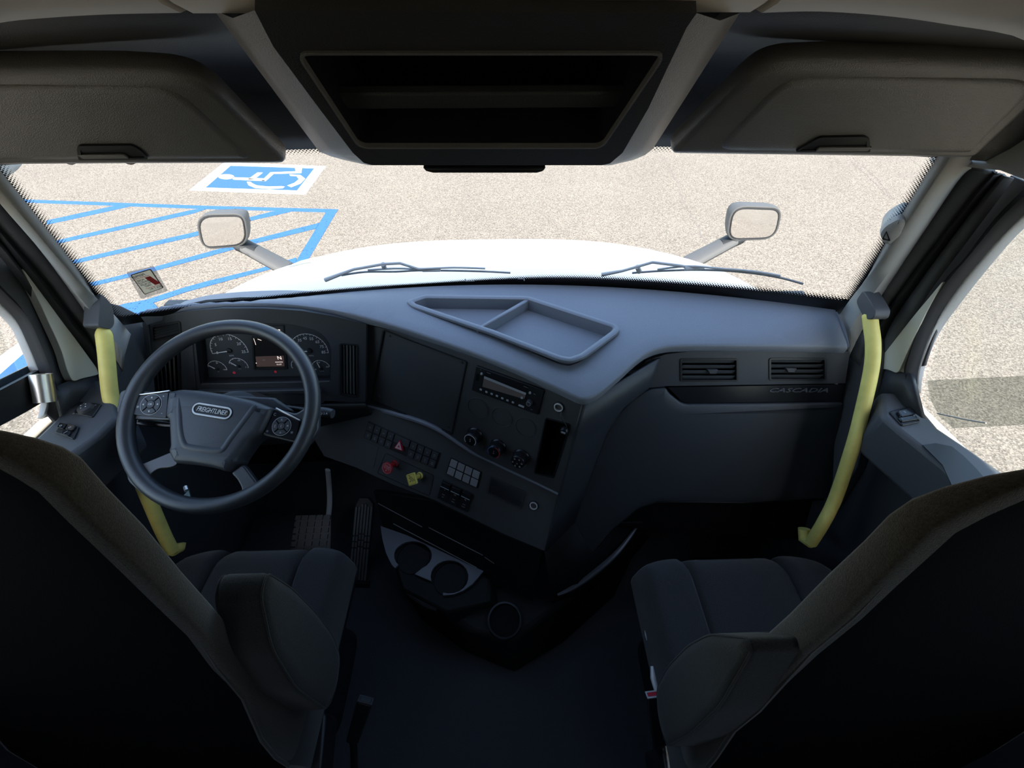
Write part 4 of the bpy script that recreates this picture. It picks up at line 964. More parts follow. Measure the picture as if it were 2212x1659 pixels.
for i, (a, b, s) in enumerate((('PWR','DIV','left'), ('5TH','SLIDE','middle'), ('SUSP','DUMP','right'))):
    l = [T4[0].lerp(T4[1], i/3+.01), T4[0].lerp(T4[1], (i+1)/3-.01), T4[3].lerp(T4[2], (i+1)/3-.01), T4[3].lerp(T4[2], i/3+.01)]
    c = sum(l, V((0,0)))/4; t = thing('rocker_switch', ('first guarded black rocker switch, nearest the yellow knob', 'middle guarded black rocker switch of the three below the grey switch bank', 'last guarded black rocker switch, nearest the small display pocket')[i], 'switch', SL.p(c.x, c.y), 'guarded rocker switches')
    rot = atan2((l[1]-l[0]).y, (l[1]-l[0]).x); f = SL.sub(c.x, c.y, 0, rot); wd = (l[1]-l[0]).length; ht = (l[3]-l[0]).length
    m = M(); m.box(f, -wd/2, wd/2, -ht/2, ht/2, -.002, .004); mk('switch_body', m, BLK, t, bev=.001)
    m = M(); m.slab(f, rect(-wd*.42, wd*.42, ht*.22, ht*.46), .004, .012); mk('guard_hood', m, BLK, t, bev=.001)
    m = M(); m.box(f, -wd*.42, wd*.42, ht*.20, ht*.23, .011, .0125); mk('guard_edge', m, LETG, t, smooth=False)
    txt('switch_print', ('=','<C','<L')[i], f, 0, ht*.05, .005, LETW, t, .0042, ext=.0002); txt('switch_print', a, f, 0, -ht*.2, .0034, LETG, t, .0042, ext=.0002); txt('switch_print', b, f, 0, -ht*.33, .0034, LETG, t, .0042, ext=.0002)
# shallow recess plate around the brake knobs, blank plate at its left
m = M(); P = rnd(SL.pxs([(833,978),(938,1027),(928,1072),(815,1022)]), .008); m.plate(SL, P, [shrink(P, .0015)], 0, .0012); mk('knob_recess', m, BLK, dash, smooth=False)
m = M(); P = rnd(SL.pxs([(782,950),(818,965),(808,1010),(770,996)]), .006); m.slab(SL, P, 0, .0015); mk('blank_panel', m, DASHS, dash, bev=.001)

def air_knob(name, label, base_px, face_px, shape, mt, r, lines, ink):
    u, v = SL.px(*base_px); b = SL.p(u, v); n_ = (SL.ez + V((0,-.12,-.05))).normalized()
    d = ray(*face_px).normalized(); fr0 = SL.p(0, 0, .045); t_ = (fr0-CAM).dot(SL.ez)/d.dot(SL.ez); c = CAM+d*t_
    ax = (c-b).normalized(); f = Fr(c, SL.ex-ax*SL.ex.dot(ax), SL.ey); f.ez = f.ex.cross(f.ey)
    t = thing(name, label, 'knob', b)
    m = M(); m.lathe(Fr(b, f.ex, f.ey), [(0,0),(.013,0),(.012,.010),(.0075,.013),(.0072,(c-b).length-.014),(.013,(c-b).length-.005),(.013,(c-b).length),(0,(c-b).length)], 20); mk('knob_stem', m, mt, t)
    m = M(); m.lathe(Fr(b, f.ex, f.ey), [(.009,.014),(.0105,.008),(.014,.004),(.0145,0)], 20); mk('stem_collar', m, KEY, t)
    P = rnd(shape(r), r*.16, 3); m = M(); m.slab(f, P, -.004, .004); mk('knob_face', m, mt, t, bev=.0018)
    for s, v_, h in lines: txt('print', s, f, 0, v_*r, h*r, ink, t, .0041, ext=.0002, sx=.95)
    P2 = [(p[0]*.86, p[1]*.86) for p in shape(r)]; m = M(); m.plate(f, P2, [[(p[0]*.96, p[1]*.96) for p in P2]], .004, .0043); mk('face_border', m, ink, t, smooth=False)
octg = lambda r: [(r*cos(D(22.5+45*k)), r*1.05*sin(D(22.5+45*k))) for k in range(8)]
dia = lambda r: [(r*cos(D(90*k)), r*1.05*sin(D(90*k))) for k in range(4)]
air_knob('trailer_air_knob', 'red octagonal trailer air supply knob under the switch bank', (855,1000), (837,1011), octg, REDK, .0215, [('TRAILER', .38, .22), ('AIR SUPPLY', .12, .19), ('PUSH TO SUPPLY', -.08, .11), ('P', -.42, .34)], mat('knob_pink_print', (.7,.45,.45), .6))
air_knob('parking_brake_knob', 'yellow diamond parking brake knob beside the red octagonal knob', (910,1026), (890,1035), dia, YELK, .0265, [('PARKING', .22, .19), ('BRAKE', -.02, .19), ('P', -.33, .30)], BLK)

# ---- passenger side face
RF = Fr(hz(1620, 760, .985)+V((0,.012,0)), V((1,-.03,0)), V((0,.41,.91)))
q_v1 = RF.pxs([(1471,776),(1592,776),(1592,822),(1471,822)]); q_v2 = RF.pxs([(1663,775),(1782,775),(1782,820),(1663,820)]); v1 = rnd(q_v1, .005); v2 = rnd(q_v2, .005)
m = M(); m.plate(RF, RF.pxs([(1396,779),(1440,765),(1500,758),(1836,760),(1826,828),(1441,834),(1399,838),(1372,850),(1366,815)]), [v1, v2], -.015, 0); mk('passenger_fascia', m, DASH, dash, ang=30, bev=.0015)
u, v = RF.px(1538,802); vent(RF, q_v1, True, 4, dash, tab=(u, v)); u, v = RF.px(1707,799); vent(RF, q_v2, True, 4, dash, tab=(u, v))
m = M(); m.slab(RF, RF.pxs([(1360,820),(1840,770),(1800,1190),(1240,1150)]), -.075, -.045); mk('fascia_backing', m, VOID, dash, smooth=False)
m = M(); m.slab(RF, rnd(RF.pxs([(1443,837),(1824,831),(1820,867),(1476,871)]), [.002,.002,.002,.02]), -.012, -.001); mk('gloss_strip', m, GLOSS, dash, bev=.002)
u, v = RF.px(1725, 843.5); wtx = abs(RF.px(1787,843)[0]-RF.px(1661,843)[0])
o = txt('nameplate', 'CASCADIA', RF, u, v, .0135, mat('nameplate_grey', (.09,.10,.12), .35), dash, -.001, shear=.30, ext=.0018, sx=1.0)
xs = [RF.ex.dot(vt.co) for vt in o.data.vertices]; k = wtx/(max(xs)-min(xs)); mid = (max(xs)+min(xs))/2
for vt in o.data.vertices: vt.co += RF.ex*((RF.ex.dot(vt.co)-mid)*(k-1))
KB = [(1399,840),(1438,838),(1446,850),(1474,873),(1820,869),(1808,969),(1800,1075),(1600,1085),(1420,1082),(1380,1095),(1325,1140),(1270,1205),(1238,1235),(1222,1190),(1240,1128),(1276,1024),(1312,930),(1348,876)]
P = rnd(RF.pxs(KB), [.03,.004,.006,.02,.006,0,.02,0,0,.02,0,0,.02,.02,.02,0,0,.03]); m = M()
m.grid([[RF.p(u, v, w) for u, v in shrink(P, k)] for k, w in ((.0,-.03),(.0,.001),(.002,.004),(.006,.0055),(.03,.007))], True, True); mk('glovebox_lid', m, DASH, dash, ang=45)
m = M(); e_ = [RF.p(*RF.px(*a), -.004) for a in [(1800,1078),(1600,1086),(1420,1084),(1380,1097),(1325,1142),(1270,1207),(1238,1236)]]; m.grid([e_, [p+V((0,.05,-.05)) for p in e_], [p+V((0,.22,-.12)) for p in e_], [p+V((0,.30,-.4)) for p in e_]]); mk('under_panel', m, BLK, dash, solid=.005)
# side of the stack sweeping back to the passenger face
S1 = [SU.p(*SU.px(1256,873)), SU.p(*SU.px(1240,930)), SU.p(*SU.px(1222,1000)), SU.p(*SU.px(1206,1066)), SL.p(*SL.px(1190,1130)), SL.p(*SL.px(1176,1190))]
S2 = [RF.p(*RF.px(*a), -.004) for a in [(1425,772),(1399,838),(1350,874),(1312,930),(1276,1024),(1240,1128)]]
lipm = hz(1333, 826, .955)
rows = []
for i, (a, b) in enumerate(zip(S1, S2)):
    mid = (a+b)/2; k = (1-i/6)
    if i == 0: mid = hz(1340, 822, .958)
    else: mid = mid + (hz(1340,822,.958)-(S1[0]+S2[0])/2)*k*k*.8
    rows.append(spl([a, mid, b], 6))
m = M(); m.grid(rows); mk('stack_side', m, DASH, dash, solid=.006, ang=60)
a_, b_ = S1, [p+V((.010,.012,0)) for p in S1]
m = M(); m.tube([p+V((.004,.002,0)) for p in S1], .003, 6); mk('side_seam', m, BLK, dash)

# ---- lower centre console with cup holder
con = thing('centre_console', 'low black floor console with a cup holder below the switch panels', 'console', (0, .6, 0))
bl_ = [SL.p(*SL.px(*a)) for a in [(700,985),(770,1010),(850,1047),(938,1080),(1092,1155),(1176,1190)]]
CP = Fr(bl_[3]+V((0,.02,-.01)), ek, V((0,0,1))-nh*.35)
m = M(); P = CP.pxs([(806,1062),(938,1082),(1092,1157),(1172,1192),(1150,1300),(1060,1255),(1037,1240),(930,1185),(826,1140)]); m.slab(CP, P, -.02, 0); mk('console_front', m, CONS, con, bev=.003)
for a, b, w_ in (((817,1087),(912,1138),.0022), ((926,1139),(1043,1199),.0022), ((1047,1203),(1068,1217),.0022), ((850,1131),(1030,1226),.0026)):
    m = M(); m.line(CP, CP.px(*a), CP.px(*b), w_, 0, .002); mk('console_groove', m, KEYG, con, bev=.0006)
ZC = CP.p(*CP.px(935,1180)).z-.005
CF = Fr(hz(935, 1210, ZC), ek-V((0,0,ek.z)), V((0,0,1)).cross(ek))
def arcpx(cx, cy, rx, ry, a0, a1, n=18): return [(cx+rx*cos(a0+(a1-a0)*i/n), cy+ry*sin(a0+(a1-a0)*i/n)) for i in range(n+1)]
ring = [(822,1136),(826,1165),(834,1195),(846,1220),(853,1227)] + arcpx(892,1200,41,31,D(140),D(420)) + [(896,1240),(929,1254)] + arcpx(971,1246,41,36,D(165),D(470)) + [(957,1286),(980,1284),(1000,1276),(1020,1262),(1045,1233),(1030,1224),(935,1176)]
CUPM = mat('cup_holder_plastic', (.10,.105,.12), .38, spec=.5)
m = M(); m.slab(CF, CF.pxs(ring), -.012, .0); mk('cup_ring', m, CUPM, con, ang=30)
for c in ((892,1202),(971,1248)):
    u, v = CF.px(*c); r_ = abs(CF.px(c[0]+39, c[1])[0]-u); m = M(); m.lathe(CF.sub(u, v, -.01), [(r_,.0),(r_*.97,-.03),(r_*.9,-.075),(0,-.078)], 28); mk('cup_well', m, VOID, con)
m = M(); m.tube(spl([hz(868,1268,ZC-.03), hz(895,1292,ZC-.03), hz(920,1308,ZC-.03), hz(944,1316,ZC-.03)], 5), .010, 8); mk('drawer_lip', m, BLK, con)
top = [hz(a, b, ZC-.014) for a, b in [(826,1140),(1060,1250),(1058,1300),(960,1322),(868,1275)]]
bot = [hz(a, b, .0) for a, b in [(862,1180),(1100,1230),(1130,1330),(1040,1420),(905,1330)]]
m = M(); m.grid([bot, [b.lerp(t, .6) for b, t in zip(bot, top)], top], True, True); mk('console_body', m, CONS, con, bev=.01)
low = [(905,1330),(985,1290),(1085,1290),(1165,1315),(1290,1265),(1350,1215),(1395,1160),(1330,1290),(1220,1385),(1112,1452),(1005,1410)]
lb = [hz(a, b, 0) for a, b in [(900,1335),(980,1200),(1240,1180),(1395,1150),(1330,1290),(1220,1390),(1112,1456),(1005,1412)]]
lt = [hz(a, b, .16) for a, b in [(935,1310),(1000,1240),(1200,1210),(1300,1200),(1270,1265),(1180,1330),(1105,1385),(1010,1360)]]
m = M(); m.grid([lb, lt], True, True); mk('console_base', m, CONS, con, bev=.015)
u = hz(1090, 1340, .17); f = Fr(u, V((1,0,0)), V((0,1,0))); m = M(); m.lathe(f, [(.050,-.006),(.052,.006),(.058,.006),(.060,-.02)], 32); mk('round_holder', m, GLOSS, con); m = M(); m.lathe(f, [(0,-.004),(.051,-.004)], 32); mk('holder_well', m, VOID, con)
# pale edge of the duct trim sweeping down towards the floor at the right of the stack
m = M(); pts = spl([hz(1384,1126,.32), hz(1340,1185,.30), hz(1295,1228,.28), hz(1240,1268,.26), hz(1205,1285,.24)], 6); m.tube(pts, [.004+.006*sin(pi*i/24) for i in range(25)], 8); mk('duct_edge', m, CUPM, con)
P_ = [S1[-1], RF.p(*RF.px(1240,1128)), RF.p(*RF.px(1388,1130), -.01)]
m = M(); m.grid([[P_[0], P_[1], P_[2]], [hz(1190,1300,.16), hz(1250,1262,.26), hz(1384,1130,.31)], [hz(1190,1330,.0), hz(1290,1290,0), hz(1400,1160,0)]]); mk('duct_panel', m, CONS, con, solid=.006)

# ================================================================== STEERING
WC = V((-.659, .701, .972)); WE = radians(60)
WF = Fr(WC, V((1,0,0)), V((0,sin(WE),cos(WE))))
sw = thing('steering_wheel', 'dark four spoke steering wheel with switch pads and an oval badge', 'steering wheel', WC)
N = 72; m = M(); rows = []
for i in range(N):
    a = 2*pi*i/N; e = V((cos(a), sin(a))); rows.append([WF.p(e.x*(.2255+.0185*cos(b)), e.y*(.2255+.0185*cos(b)), .0185*sin(b)) for b in [2*pi*k/16 for k in range(16)]])
m.grid(rows+[rows[0]], True); mk('rim', m, WHEELM, sw)
H = WF.sub(0, 0, -.004)
def hub_slab(name, px, mt, w0, w1, r=.006, bev=.004, parent=None, seg=3):
    m = M(); m.slab(H, rnd(H.pxs(px), r), w0, w1); return mk(name, m, mt, parent or sw, bev=bev, seg=seg)
HUBP = [(374,848),(400,843),(438,845.5),(495,854),(552,867),(596,884),(585,912),(571,938),(549,955),(523,992),(520,1000),(497,1020),(467,1011),(424,1004),(385,1001),(373,976),(377,966),(374,909),(367,903),(369,878)]
P = rnd(H.pxs(HUBP), .006, 3); m = M()
m.grid([[H.p(u, v, w) for u, v in shrink(P, k)] for k, w in ((0,-.030),(.0,.006),(.003,.015),(.009,.020),(.022,.022))], True, True); mk('hub_cover', m, HUB, sw, ang=50)
U_ = spl([H.p(*H.px(*a), .021) for a in [(400,862),(401,900),(404,935),(411,960),(425,968),(482,975),(496,970),(510,950),(556,888),(561,880)]], 4)
m = M(); m.tube(U_, [.0075*min(1, .3+i/5, .3+(len(U_)-1-i)/5) for i in range(len(U_))], 10, flat=.45, up=H.ez); mk('hub_ridge', m, HUB, sw)
# spokes
for px in ([(262,846),(290,838),(318,846),(374,846),(374,908),(300,906),(268,905),(254,890)],
           [(594,882),(640,894),(668,876),(690,884),(688,930),(668,962),(642,958),(566,940),(580,910)],
           [(270,1004),(296,1008),(340,990),(374,976),(388,1003),(372,1010),(345,1012),(328,1024),(322,1046),(310,1068),(280,1040)],
           [(500,1022),(526,1002),(536,1014),(558,1044),(566,1052),(572,1056),(570,1066),(545,1080),(520,1084),(523,1070),(524,1055),(514,1036)]):
    hub_slab('spoke', px, WHEELM, -.014, .004, .008, .005)
def pad_face(px, cpx, r_px, kind):
    k = hub_slab('switch_pad', px, GLOSS, .0, .009, .004, .002); u, v = H.px(*cpx); r_ = abs(H.px(cpx[0]+r_px, cpx[1])[0]-u); f = H.sub(u, v, .009)
    m = M(); m.arc(f, 0, 0, r_, .0012, 0, 2*pi, 0, .0008, 32); mk('dial_ring', m, LETG, k, smooth=False)
    for q in range(4):
        a = q*pi/2; m = M(); pts = [(r_*.92*cos(a+t), r_*.92*sin(a+t)) for t in [(-.72+1.44*j/8) for j in range(9)]]+[(r_*.42*cos(a-t), r_*.42*sin(a-t)) for t in [(-.62+1.24*j/6) for j in range(7)]]
        m.slab(f, pts, 0, .0022); mk('dial_button', m, KEY, k, bev=.0005)
        g = f.sub(r_*.68*cos(a), r_*.68*sin(a), .0023, a)
        if kind == 'arrows': m = M(); m.slab(g, [(.0022,0),(-.0016,.0024),(-.0016,-.0024)], 0, .0003); mk('arrow_mark', m, LETW, k, smooth=False)
        else: txt('pad_icon', ('=','K','Z','o')[q], f.sub(r_*.68*cos(a), r_*.68*sin(a), .0023), 0, 0, .006, LETW if q == 0 else LETG, k, 0, ext=.0002)
    m = M(); m.lathe(f, [(0,.003),(r_*.36,.003),(r_*.40,0)], 20); mk('centre_button', m, KEY, k); txt('pad_icon', 'OK' if kind == 'arrows' else '(', f, 0, 0, .0052, LETW, k, .0031, ext=.0002)
    return k
k = pad_face([(301,857),(371,848),(366,904),(283,897),(293,867)], (333,875.5), 22.5, 'arrows')
for s, px in (('+',(359.5,858)), ('-',(356,894)), ('*',(304,883))):
    u, v = H.px(*px); txt('pad_icon', s, H, u, v, .0065 if s != '*' else .011, LETW, k, .0092, ext=.0002)
k = pad_face([(598,885),(651,912),(643,954),(572,938)], (612.5,922), 20, 'keys')
for s, px in (('C',(598,897)), ('o',(582,932)), ('*',(634,938))):
    u, v = H.px(*px); txt('pad_icon', s, H, u, v, .007 if s != '*' else .011, LETG, k, .0092, ext=.0002)
for a, b in (((302,855),(372,846)), ((600,883),(652,910))):
    m = M(); m.line(H, H.px(*a), H.px(*b), .0035, .004, .006); mk('bright_trim', m, STEEL, sw, bev=.001)
# badge
u, v = H.px(471.7,891.7); u2, v2 = H.px(513,898.5); rot = atan2(v2-v, u2-u); Lb = sqrt((u2-u)**2+(v2-v)**2); f = H.sub(u, v, .0215, rot); hb = Lb*.31
cap = lambda L, h: [(L-h+h*cos(t), h*sin(t)) for t in [(-pi/2+pi*i/10) for i in range(11)]]+[(-L+h+h*cos(t), h*sin(t)) for t in [(pi/2+pi*i/10) for i in range(11)]]
m = M(); m.slab(f, cap(Lb*1.06, hb*1.12), -.003, .001); bg_ = mk('badge', m, BLK, sw, bev=.0006)
m = M(); m.plate(f, cap(Lb, hb), [cap(Lb*.93, hb*.72)], .001, .003); mk('badge_rim', m, SILVER, bg_, bev=.0005)
m = M(); m.slab(f, [(-Lb*.97, 0)]+[(-Lb+hb*.9+hb*.75*cos(t), hb*.75*sin(t)) for t in [(pi*.72-pi*.0*i+pi*.56*i/8) for i in range(9)]], .001, .0025); mk('badge_crescent', m, SILVER, bg_)
for x in (.78, .86): m = M(); m.arc(f, Lb*(x-.22), 0, Lb*.17, .0012, -.9, .9, .001, .0012, 8); mk('badge_stripe', m, CHROME, bg_, smooth=False)
o = txt('badge_lettering', 'FREIGHTLINER', f, -Lb*.02, 0, hb*.78, SILVER, bg_, .001, shear=.25, ext=.0012)
xs = [(vt.co-f.o).dot(f.ex) for vt in o.data.vertices]; kx = Lb*1.52/(max(xs)-min(xs)); mid = (max(xs)+min(xs))/2
for vt in o.data.vertices: d_ = (vt.co-f.o).dot(f.ex); vt.co += f.ex*((d_-mid)*(kx-1)-mid)

sc_ = thing('steering_column', 'black steering column shroud with control stalks behind the wheel', 'steering column', WC-WF.ez*.1)
m = M(); m.grid([[WF.p(a*cos(t), b*sin(t)+dv, w_) for t in [2*pi*i/24 for i in range(24)]] for a, b, dv, w_ in ((.045,.045,0,-.035),(.075,.065,.0,-.05),(.085,.075,.0,-.10),(.075,.07,.01,-.2),(.06,.06,.02,-.33))], True, True); mk('column_shroud', m, BLK, sc_)
g0 = WF.p(.06, .03, -.065)
def wpx(px, py, w_): f = WF.sub(0, 0, w_); return f.p(*f.px(px, py))
m = M(); m.tube([g0, wpx(660,886,-.06), wpx(695,889,-.055)], [.008,.007,.010], 10); mk('stalk', m, BLK, sc_)
m = M(); m.tube([wpx(693,889,-.055), wpx(708,892,-.054), wpx(719,894,-.053)], [.0125,.0135,.012], 14); tip = mk('stalk_tip', m, KEY, sc_)
f = WF.sub(*WF.sub(0,0,-.055).px(705,896), -.040); txt('stalk_print', 'D 2 A', f, 0, 0, .0055, LETW, tip, 0, ext=.0002)
m = M(); m.tube([WF.p(-.06,.0,-.06), wpx(375,918,-.055), wpx(330,914,-.05), wpx(292,908,-.045)], [.009,.008,.011,.012], 10, flat=.8); mk('stalk', m, GLOSS, sc_)
m = M(); m.tube([wpx(296,906,-.034), wpx(294,912,-.034)], .003, 6); mk('stalk_mark', m, LETG, sc_)
P = [wpx(570,1037,-.09), wpx(580,1024,-.09), wpx(610,1024,-.09), wpx(604,1037,-.09)]; m = M(); m.prism(P, WF.ez*.008); mk('tilt_lever', m, KEYG, sc_, bev=.002)
m = M(); m.prism([wpx(470,855,-.05), wpx(600,862,-.05), wpx(640,890,-.05), wpx(600,905,-.05), wpx(480,890,-.05)], WF.ez*.02); mk('column_cowl', m, DASH, sc_, bev=.006)
ky = thing('ignition_key', 'ignition key with a dark teal tag hanging below the steering column', 'key', wpx(405,1055,-.12))
m = M(); m.tube([wpx(401,1052,-.12), wpx(404,1060,-.115)], .006, 8); mk('key_head', m, STEEL, ky)
m = M(); m.prism([wpx(398,1070,-.12), wpx(410,1058,-.12), wpx(416,1080,-.12), wpx(402,1084,-.12)], WF.ez*.004); mk('key_tag', m, TEAL, ky, bev=.001)

# pedals
ap = thing('accelerator_pedal', 'long ribbed black accelerator pedal hinged at the floor', 'pedal', hz(772,1255,.03))
b0 = hz(772, 1256, .03); t0 = hz(787, 1076, .24); PF = Fr(b0, V((1,-.03,0)), t0-b0)
P = PF.pxs([(753,1253),(768,1090),(776,1075),(796,1075),(807,1089),(792,1257)]); m = M(); m.slab(PF, P, -.015, 0); mk('pedal_plate', m, BLK, ap, bev=.003)
for k in range(6):
    t = (k+.5)/6; a0 = V(P[0]).lerp(V(P[5]), t); a1 = V(P[1]).lerp(V(P[4]), t); a1 = a1+(a1-a0)*(.04 if k in (2,3) else 0)
    for s0, s1 in ((.02,.42),(.44,.50),(.52,.58),(.60,.97)):
        m = M(); m.line(PF, tuple(a0.lerp(a1, s0)), tuple(a0.lerp(a1, s1)), .0078, 0, .005); mk('tread_rib', m, SLAT, ap, smooth=False)
m = M(); q = [PF.p(*PF.px(*a), -.012) for a in ((748,1258),(796,1262))]; m.tube(q, .012, 8); mk('heel_hinge', m, BLK, ap)
bp_ = thing('brake_pedal', 'black brake pedal with a grid tread hanging on a curved arm', 'pedal', hz(676,1140,.22))
b0 = hz(676, 1180, .19); t0 = hz(676, 1113, .235); BF = Fr(b0, V((1,0,0)), t0-b0)
P = BF.pxs([(638,1112),(716,1112),(714,1195),(636,1195)]); m = M(); m.slab(BF, rnd(P, .012), -.012, 0); mk('pedal_pad', m, BLK, bp_, bev=.003)
ul, ur = P[0][0], P[1][0]; vt_, vb_ = P[0][1], P[2][1]
for i in range(5):
    for j in range(6):
        u0 = ul+(ur-ul)*(i+.12)/5; u1 = ul+(ur-ul)*(i+.88)/5; v1_ = vt_+(vb_-vt_)*(j+.12)/6; v0_ = vt_+(vb_-vt_)*(j+.85)/6
        m = M(); m.slab(BF, rect(u0, u1, v0_, v1_), 0, .0035); mk('tread_block', m, BLK, bp_, smooth=False)
m = M(); m.tube(spl([BF.p(*BF.px(707,1118), -.01), hz(712,1085,.27), hz(711,1050,.33), hz(708,1015,.42)], 5), .011, 8, flat=.6); mk('pedal_arm', m, KEYG, bp_)

# ================================================================== OVERHEAD
# header panels behind the visors and the centre console
m = M(); xs = [-1.08+2.16*i/24 for i in range(25)]
prof = [(.575,1.735),(.60,1.712),(.68,1.690),(.765,1.660),(.800,1.640),(.825,1.600),(.868,1.530),(.895,1.500)]
m.grid([[(x, y+.02-.05*abs(x)**2.2, z-.02*abs(x)**2.5) for x in xs] for y, z in prof]); tag(mk('trim_6', m, HEADP, solid=.012, soff=1), kind='structure')
VP = Fr((0,.835,1.492), V((1,0,0)), V((0,-.115,.150)))
def visor(label, outer, face, hand, S):
    t = thing('sun_visor', label, 'visor', VP.p(*VP.px(*outer[len(outer)//2])))
    VA = VP.sub(0, 0, .010); VB = VP.sub(0, 0, .022); P = rnd(VA.pxs(outer), .02, 4); m = M()
    m.grid([[VA.p(u, v, w) for u, v in shrink(P, k)] for k, w in ((.004,-.024),(.0,-.016),(.0,.0),(.003,.006),(.012,.010))], True, True); mk('visor_shell', m, HEAD, t, ang=50)
    P2 = rnd(VB.pxs(face), .03, 6); m = M()
    m.grid([[VB.p(u, v, w) for u, v in shrink(P2, k)] for k, w in ((.0,-.016),(.002,-.003),(.006,.001),(.014,.002))], True, True); mk('visor_face', m, HEAD, t, ang=50)
    VH = VP.sub(0, 0, .025); Ph = rnd(VH.pxs(hand), .005, 3)
    m = M(); m.plate(VH, Ph, [shrink(Ph, .004)], -.001, .003); hh = mk('pull_handle', m, BLK, t, bev=.001)
    m = M(); m.slab(VH, shrink(Ph, .0035), -.001, .0003); mk('handle_recess', m, BLK, hh, smooth=False)
    m = M(); q = shrink(Ph, .004); us = [p[0] for p in q]; vs = [p[1] for p in q]; m.slab(VH, rect(min(us)+.006, max(us)-.03*(1 if S < 0 else .2), min(vs)+.003, min(vs)+.012), .0003, .004) if S < 0 else m.slab(VH, rect(min(us)+.03, max(us)-.004, min(vs)+.003, min(vs)+.012), .0003, .004); mk('handle_bar', m, HEAD, hh, bev=.001)
    return t
visor('dark vinyl sun visor folded down in front of the driver seat', [(-330,140),(0,139),(250,138),(370,145),(425,160),(470,190),(525,247),(627,347),(300,348),(0,350),(-330,354)],
      [(-330,182),(0,181),(250,183),(340,188),(392,203),(432,236),(525,325),(545,346),(300,346.5),(0,348),(-330,352)], [(166,318),(172,312),(286,311),(304,322),(322,341),(170,343)], -1)
visor('dark vinyl sun visor folded down on the passenger side', [(1440,326),(1600,166),(1640,135),(1690,121),(1800,117),(2000,119),(2212,124),(2275,140),(2262,185),(2205,240),(2150,290),(2103,335),(1800,331)],
      [(1540,327),(1655,205),(1690,178),(1740,168),(1850,165),(2000,166),(2200,169),(2240,180),(2228,205),(2190,243),(2140,290),(2100,333),(1800,330)], [(1716,325),(1770,294),(1868,292),(1878,298),(1880,326)], 1)

oc = thing('overhead_console', 'dark overhead storage console with an open bin above the windshield centre', 'console', (0,.63,1.62))
OF = Fr((0,.565,1.716), V((1,0,0)), V((0,-.165,.192)))
OW = OF.sub(0, 0, .045)
base = OF.pxs([(462,22),(1598,28),(1405,330),(1370,345),(1320,357),(795,357),(740,345),(692,331)])
ridge = OW.pxs([(550,22),(1505,28),(1483,60),(1400,235),(1345,330),(1318,353),(1300,357),(805,357),(786,352),(762,330),(690,235),(590,100)])
opn = rnd(OW.pxs([(642,112),(1437,112),(1305,309),(1290,316),(788,316),(772,309)]), .012)
top_l, top_r = base[0], base[1]
# sloping cheeks, front face with the bin opening, lip
def q3(fr, p): return fr.p(*p)
for side, bs, rs in (('l', [base[0], base[7], base[6], base[5]], [ridge[0], ridge[11], ridge[10], ridge[9], ridge[8], ridge[7]]), ('r', [base[1], base[2], base[3], base[4]], [ridge[1], ridge[2], ridge[3], ridge[4], ridge[5], ridge[6]])):
    n = 16
    def res(l, fr):
        P = [fr.p(*p) for p in l]; d = [0]
        for a, b in zip(P, P[1:]): d.append(d[-1]+(b-a).length)
        out = []
        for i in range(n+1):
            t = d[-1]*i/n
            for j in range(len(P)-1):
                if t <= d[j+1]+1e-9: out.append(P[j].lerp(P[j+1], (t-d[j])/(d[j+1]-d[j]))); break
        return out
    B = res(bs, OF); Rr = res(rs, OW); m = M(); m.grid([[b+V((0,.06,.03)) for b in B], B, [(a*.5+b*.5)+OF.ez*(.008*(1-(i_/n)**2)) for i_, (a, b) in enumerate(zip(B, Rr))], Rr]); mk('console_cheek', m, HEAD, oc, ang=60)
m = M(); m.plate(OW, ridge, [opn], -.012, 0); mk('console_face', m, HEADD, oc, ang=30)
m = M(); m.plate(OW, shrink(opn, -.0015), [shrink(opn, .0012)], -.004, .003); mk('bin_frame_highlight', m, HEAD, oc, bev=.002)  # lighter vinyl on the frame stands for the highlight along the opening's edges
m = M(); m.plate(OW, shrink(opn, -.003), [shrink(opn, .002)], -.10, -.004); mk('bin_wall', m, BLK, oc)
m = M(); m.slab(OW, shrink(opn, -.01), -.105, -.098); mk('bin_back', m, VOID, oc, smooth=False)
us = [p[0] for p in opn]; vs = [p[1] for p in opn]; u0, u1, v0, v1 = min(us), max(us), min(vs), max(vs)
OS = OW.sub(0, 0, -.022); vS = OS.px(1040, 236)[1]; vS2 = OS.px(1040, 203)[1]
m = M(); m.box(OW, u0+.002, u1-.002, vS, vS2, -.035, -.022); mk('bin_shelf', m, HEADD, oc, bev=.003)
m = M(); q = [OW.p(*p, -.006) for p in (ridge[8], ridge[7], ridge[6], ridge[5])]; bq = [OF.p(*p)+V((0,.05,.0)) for p in (base[6], base[5], base[4], base[3])]; m.grid([q, [ (a+b)/2+V((0,0,-.004)) for a, b in zip(q, bq)], bq]); mk('console_underside', m, HEAD, oc, ang=60)
sn = OF.sub(0,0,0)
cs = thing('windshield_camera', 'flat black camera pod under the front edge of the overhead console', 'camera', vy(1045,368,.78))
P = [vy(a, b, .78) for a, b in [(912,363),(1180,363),(1174,371),(1160,375),(935,375),(920,371)]]; m = M(); m.prism(P, V((0,.05,.01))); mk('camera_pod', m, BLK, cs, bev=.005)
# small clip details under the driver visor
for a in (145, 275):
    m = M(); q = VP.p(*VP.px(a, 343), -.006); m.lathe(Fr(q, V((1,0,0)), V((0,0,1))), [(0,.006),(.014,.004),(.014,-.004),(0,-.006)], 16)
    tag(mk('visor_clip', m, HEAD), 'round grey clip below the driver visor, '+('just left of the pull handle' if a == 145 else 'under the slanted end of the pull handle'), 'clip', 'visor clips')

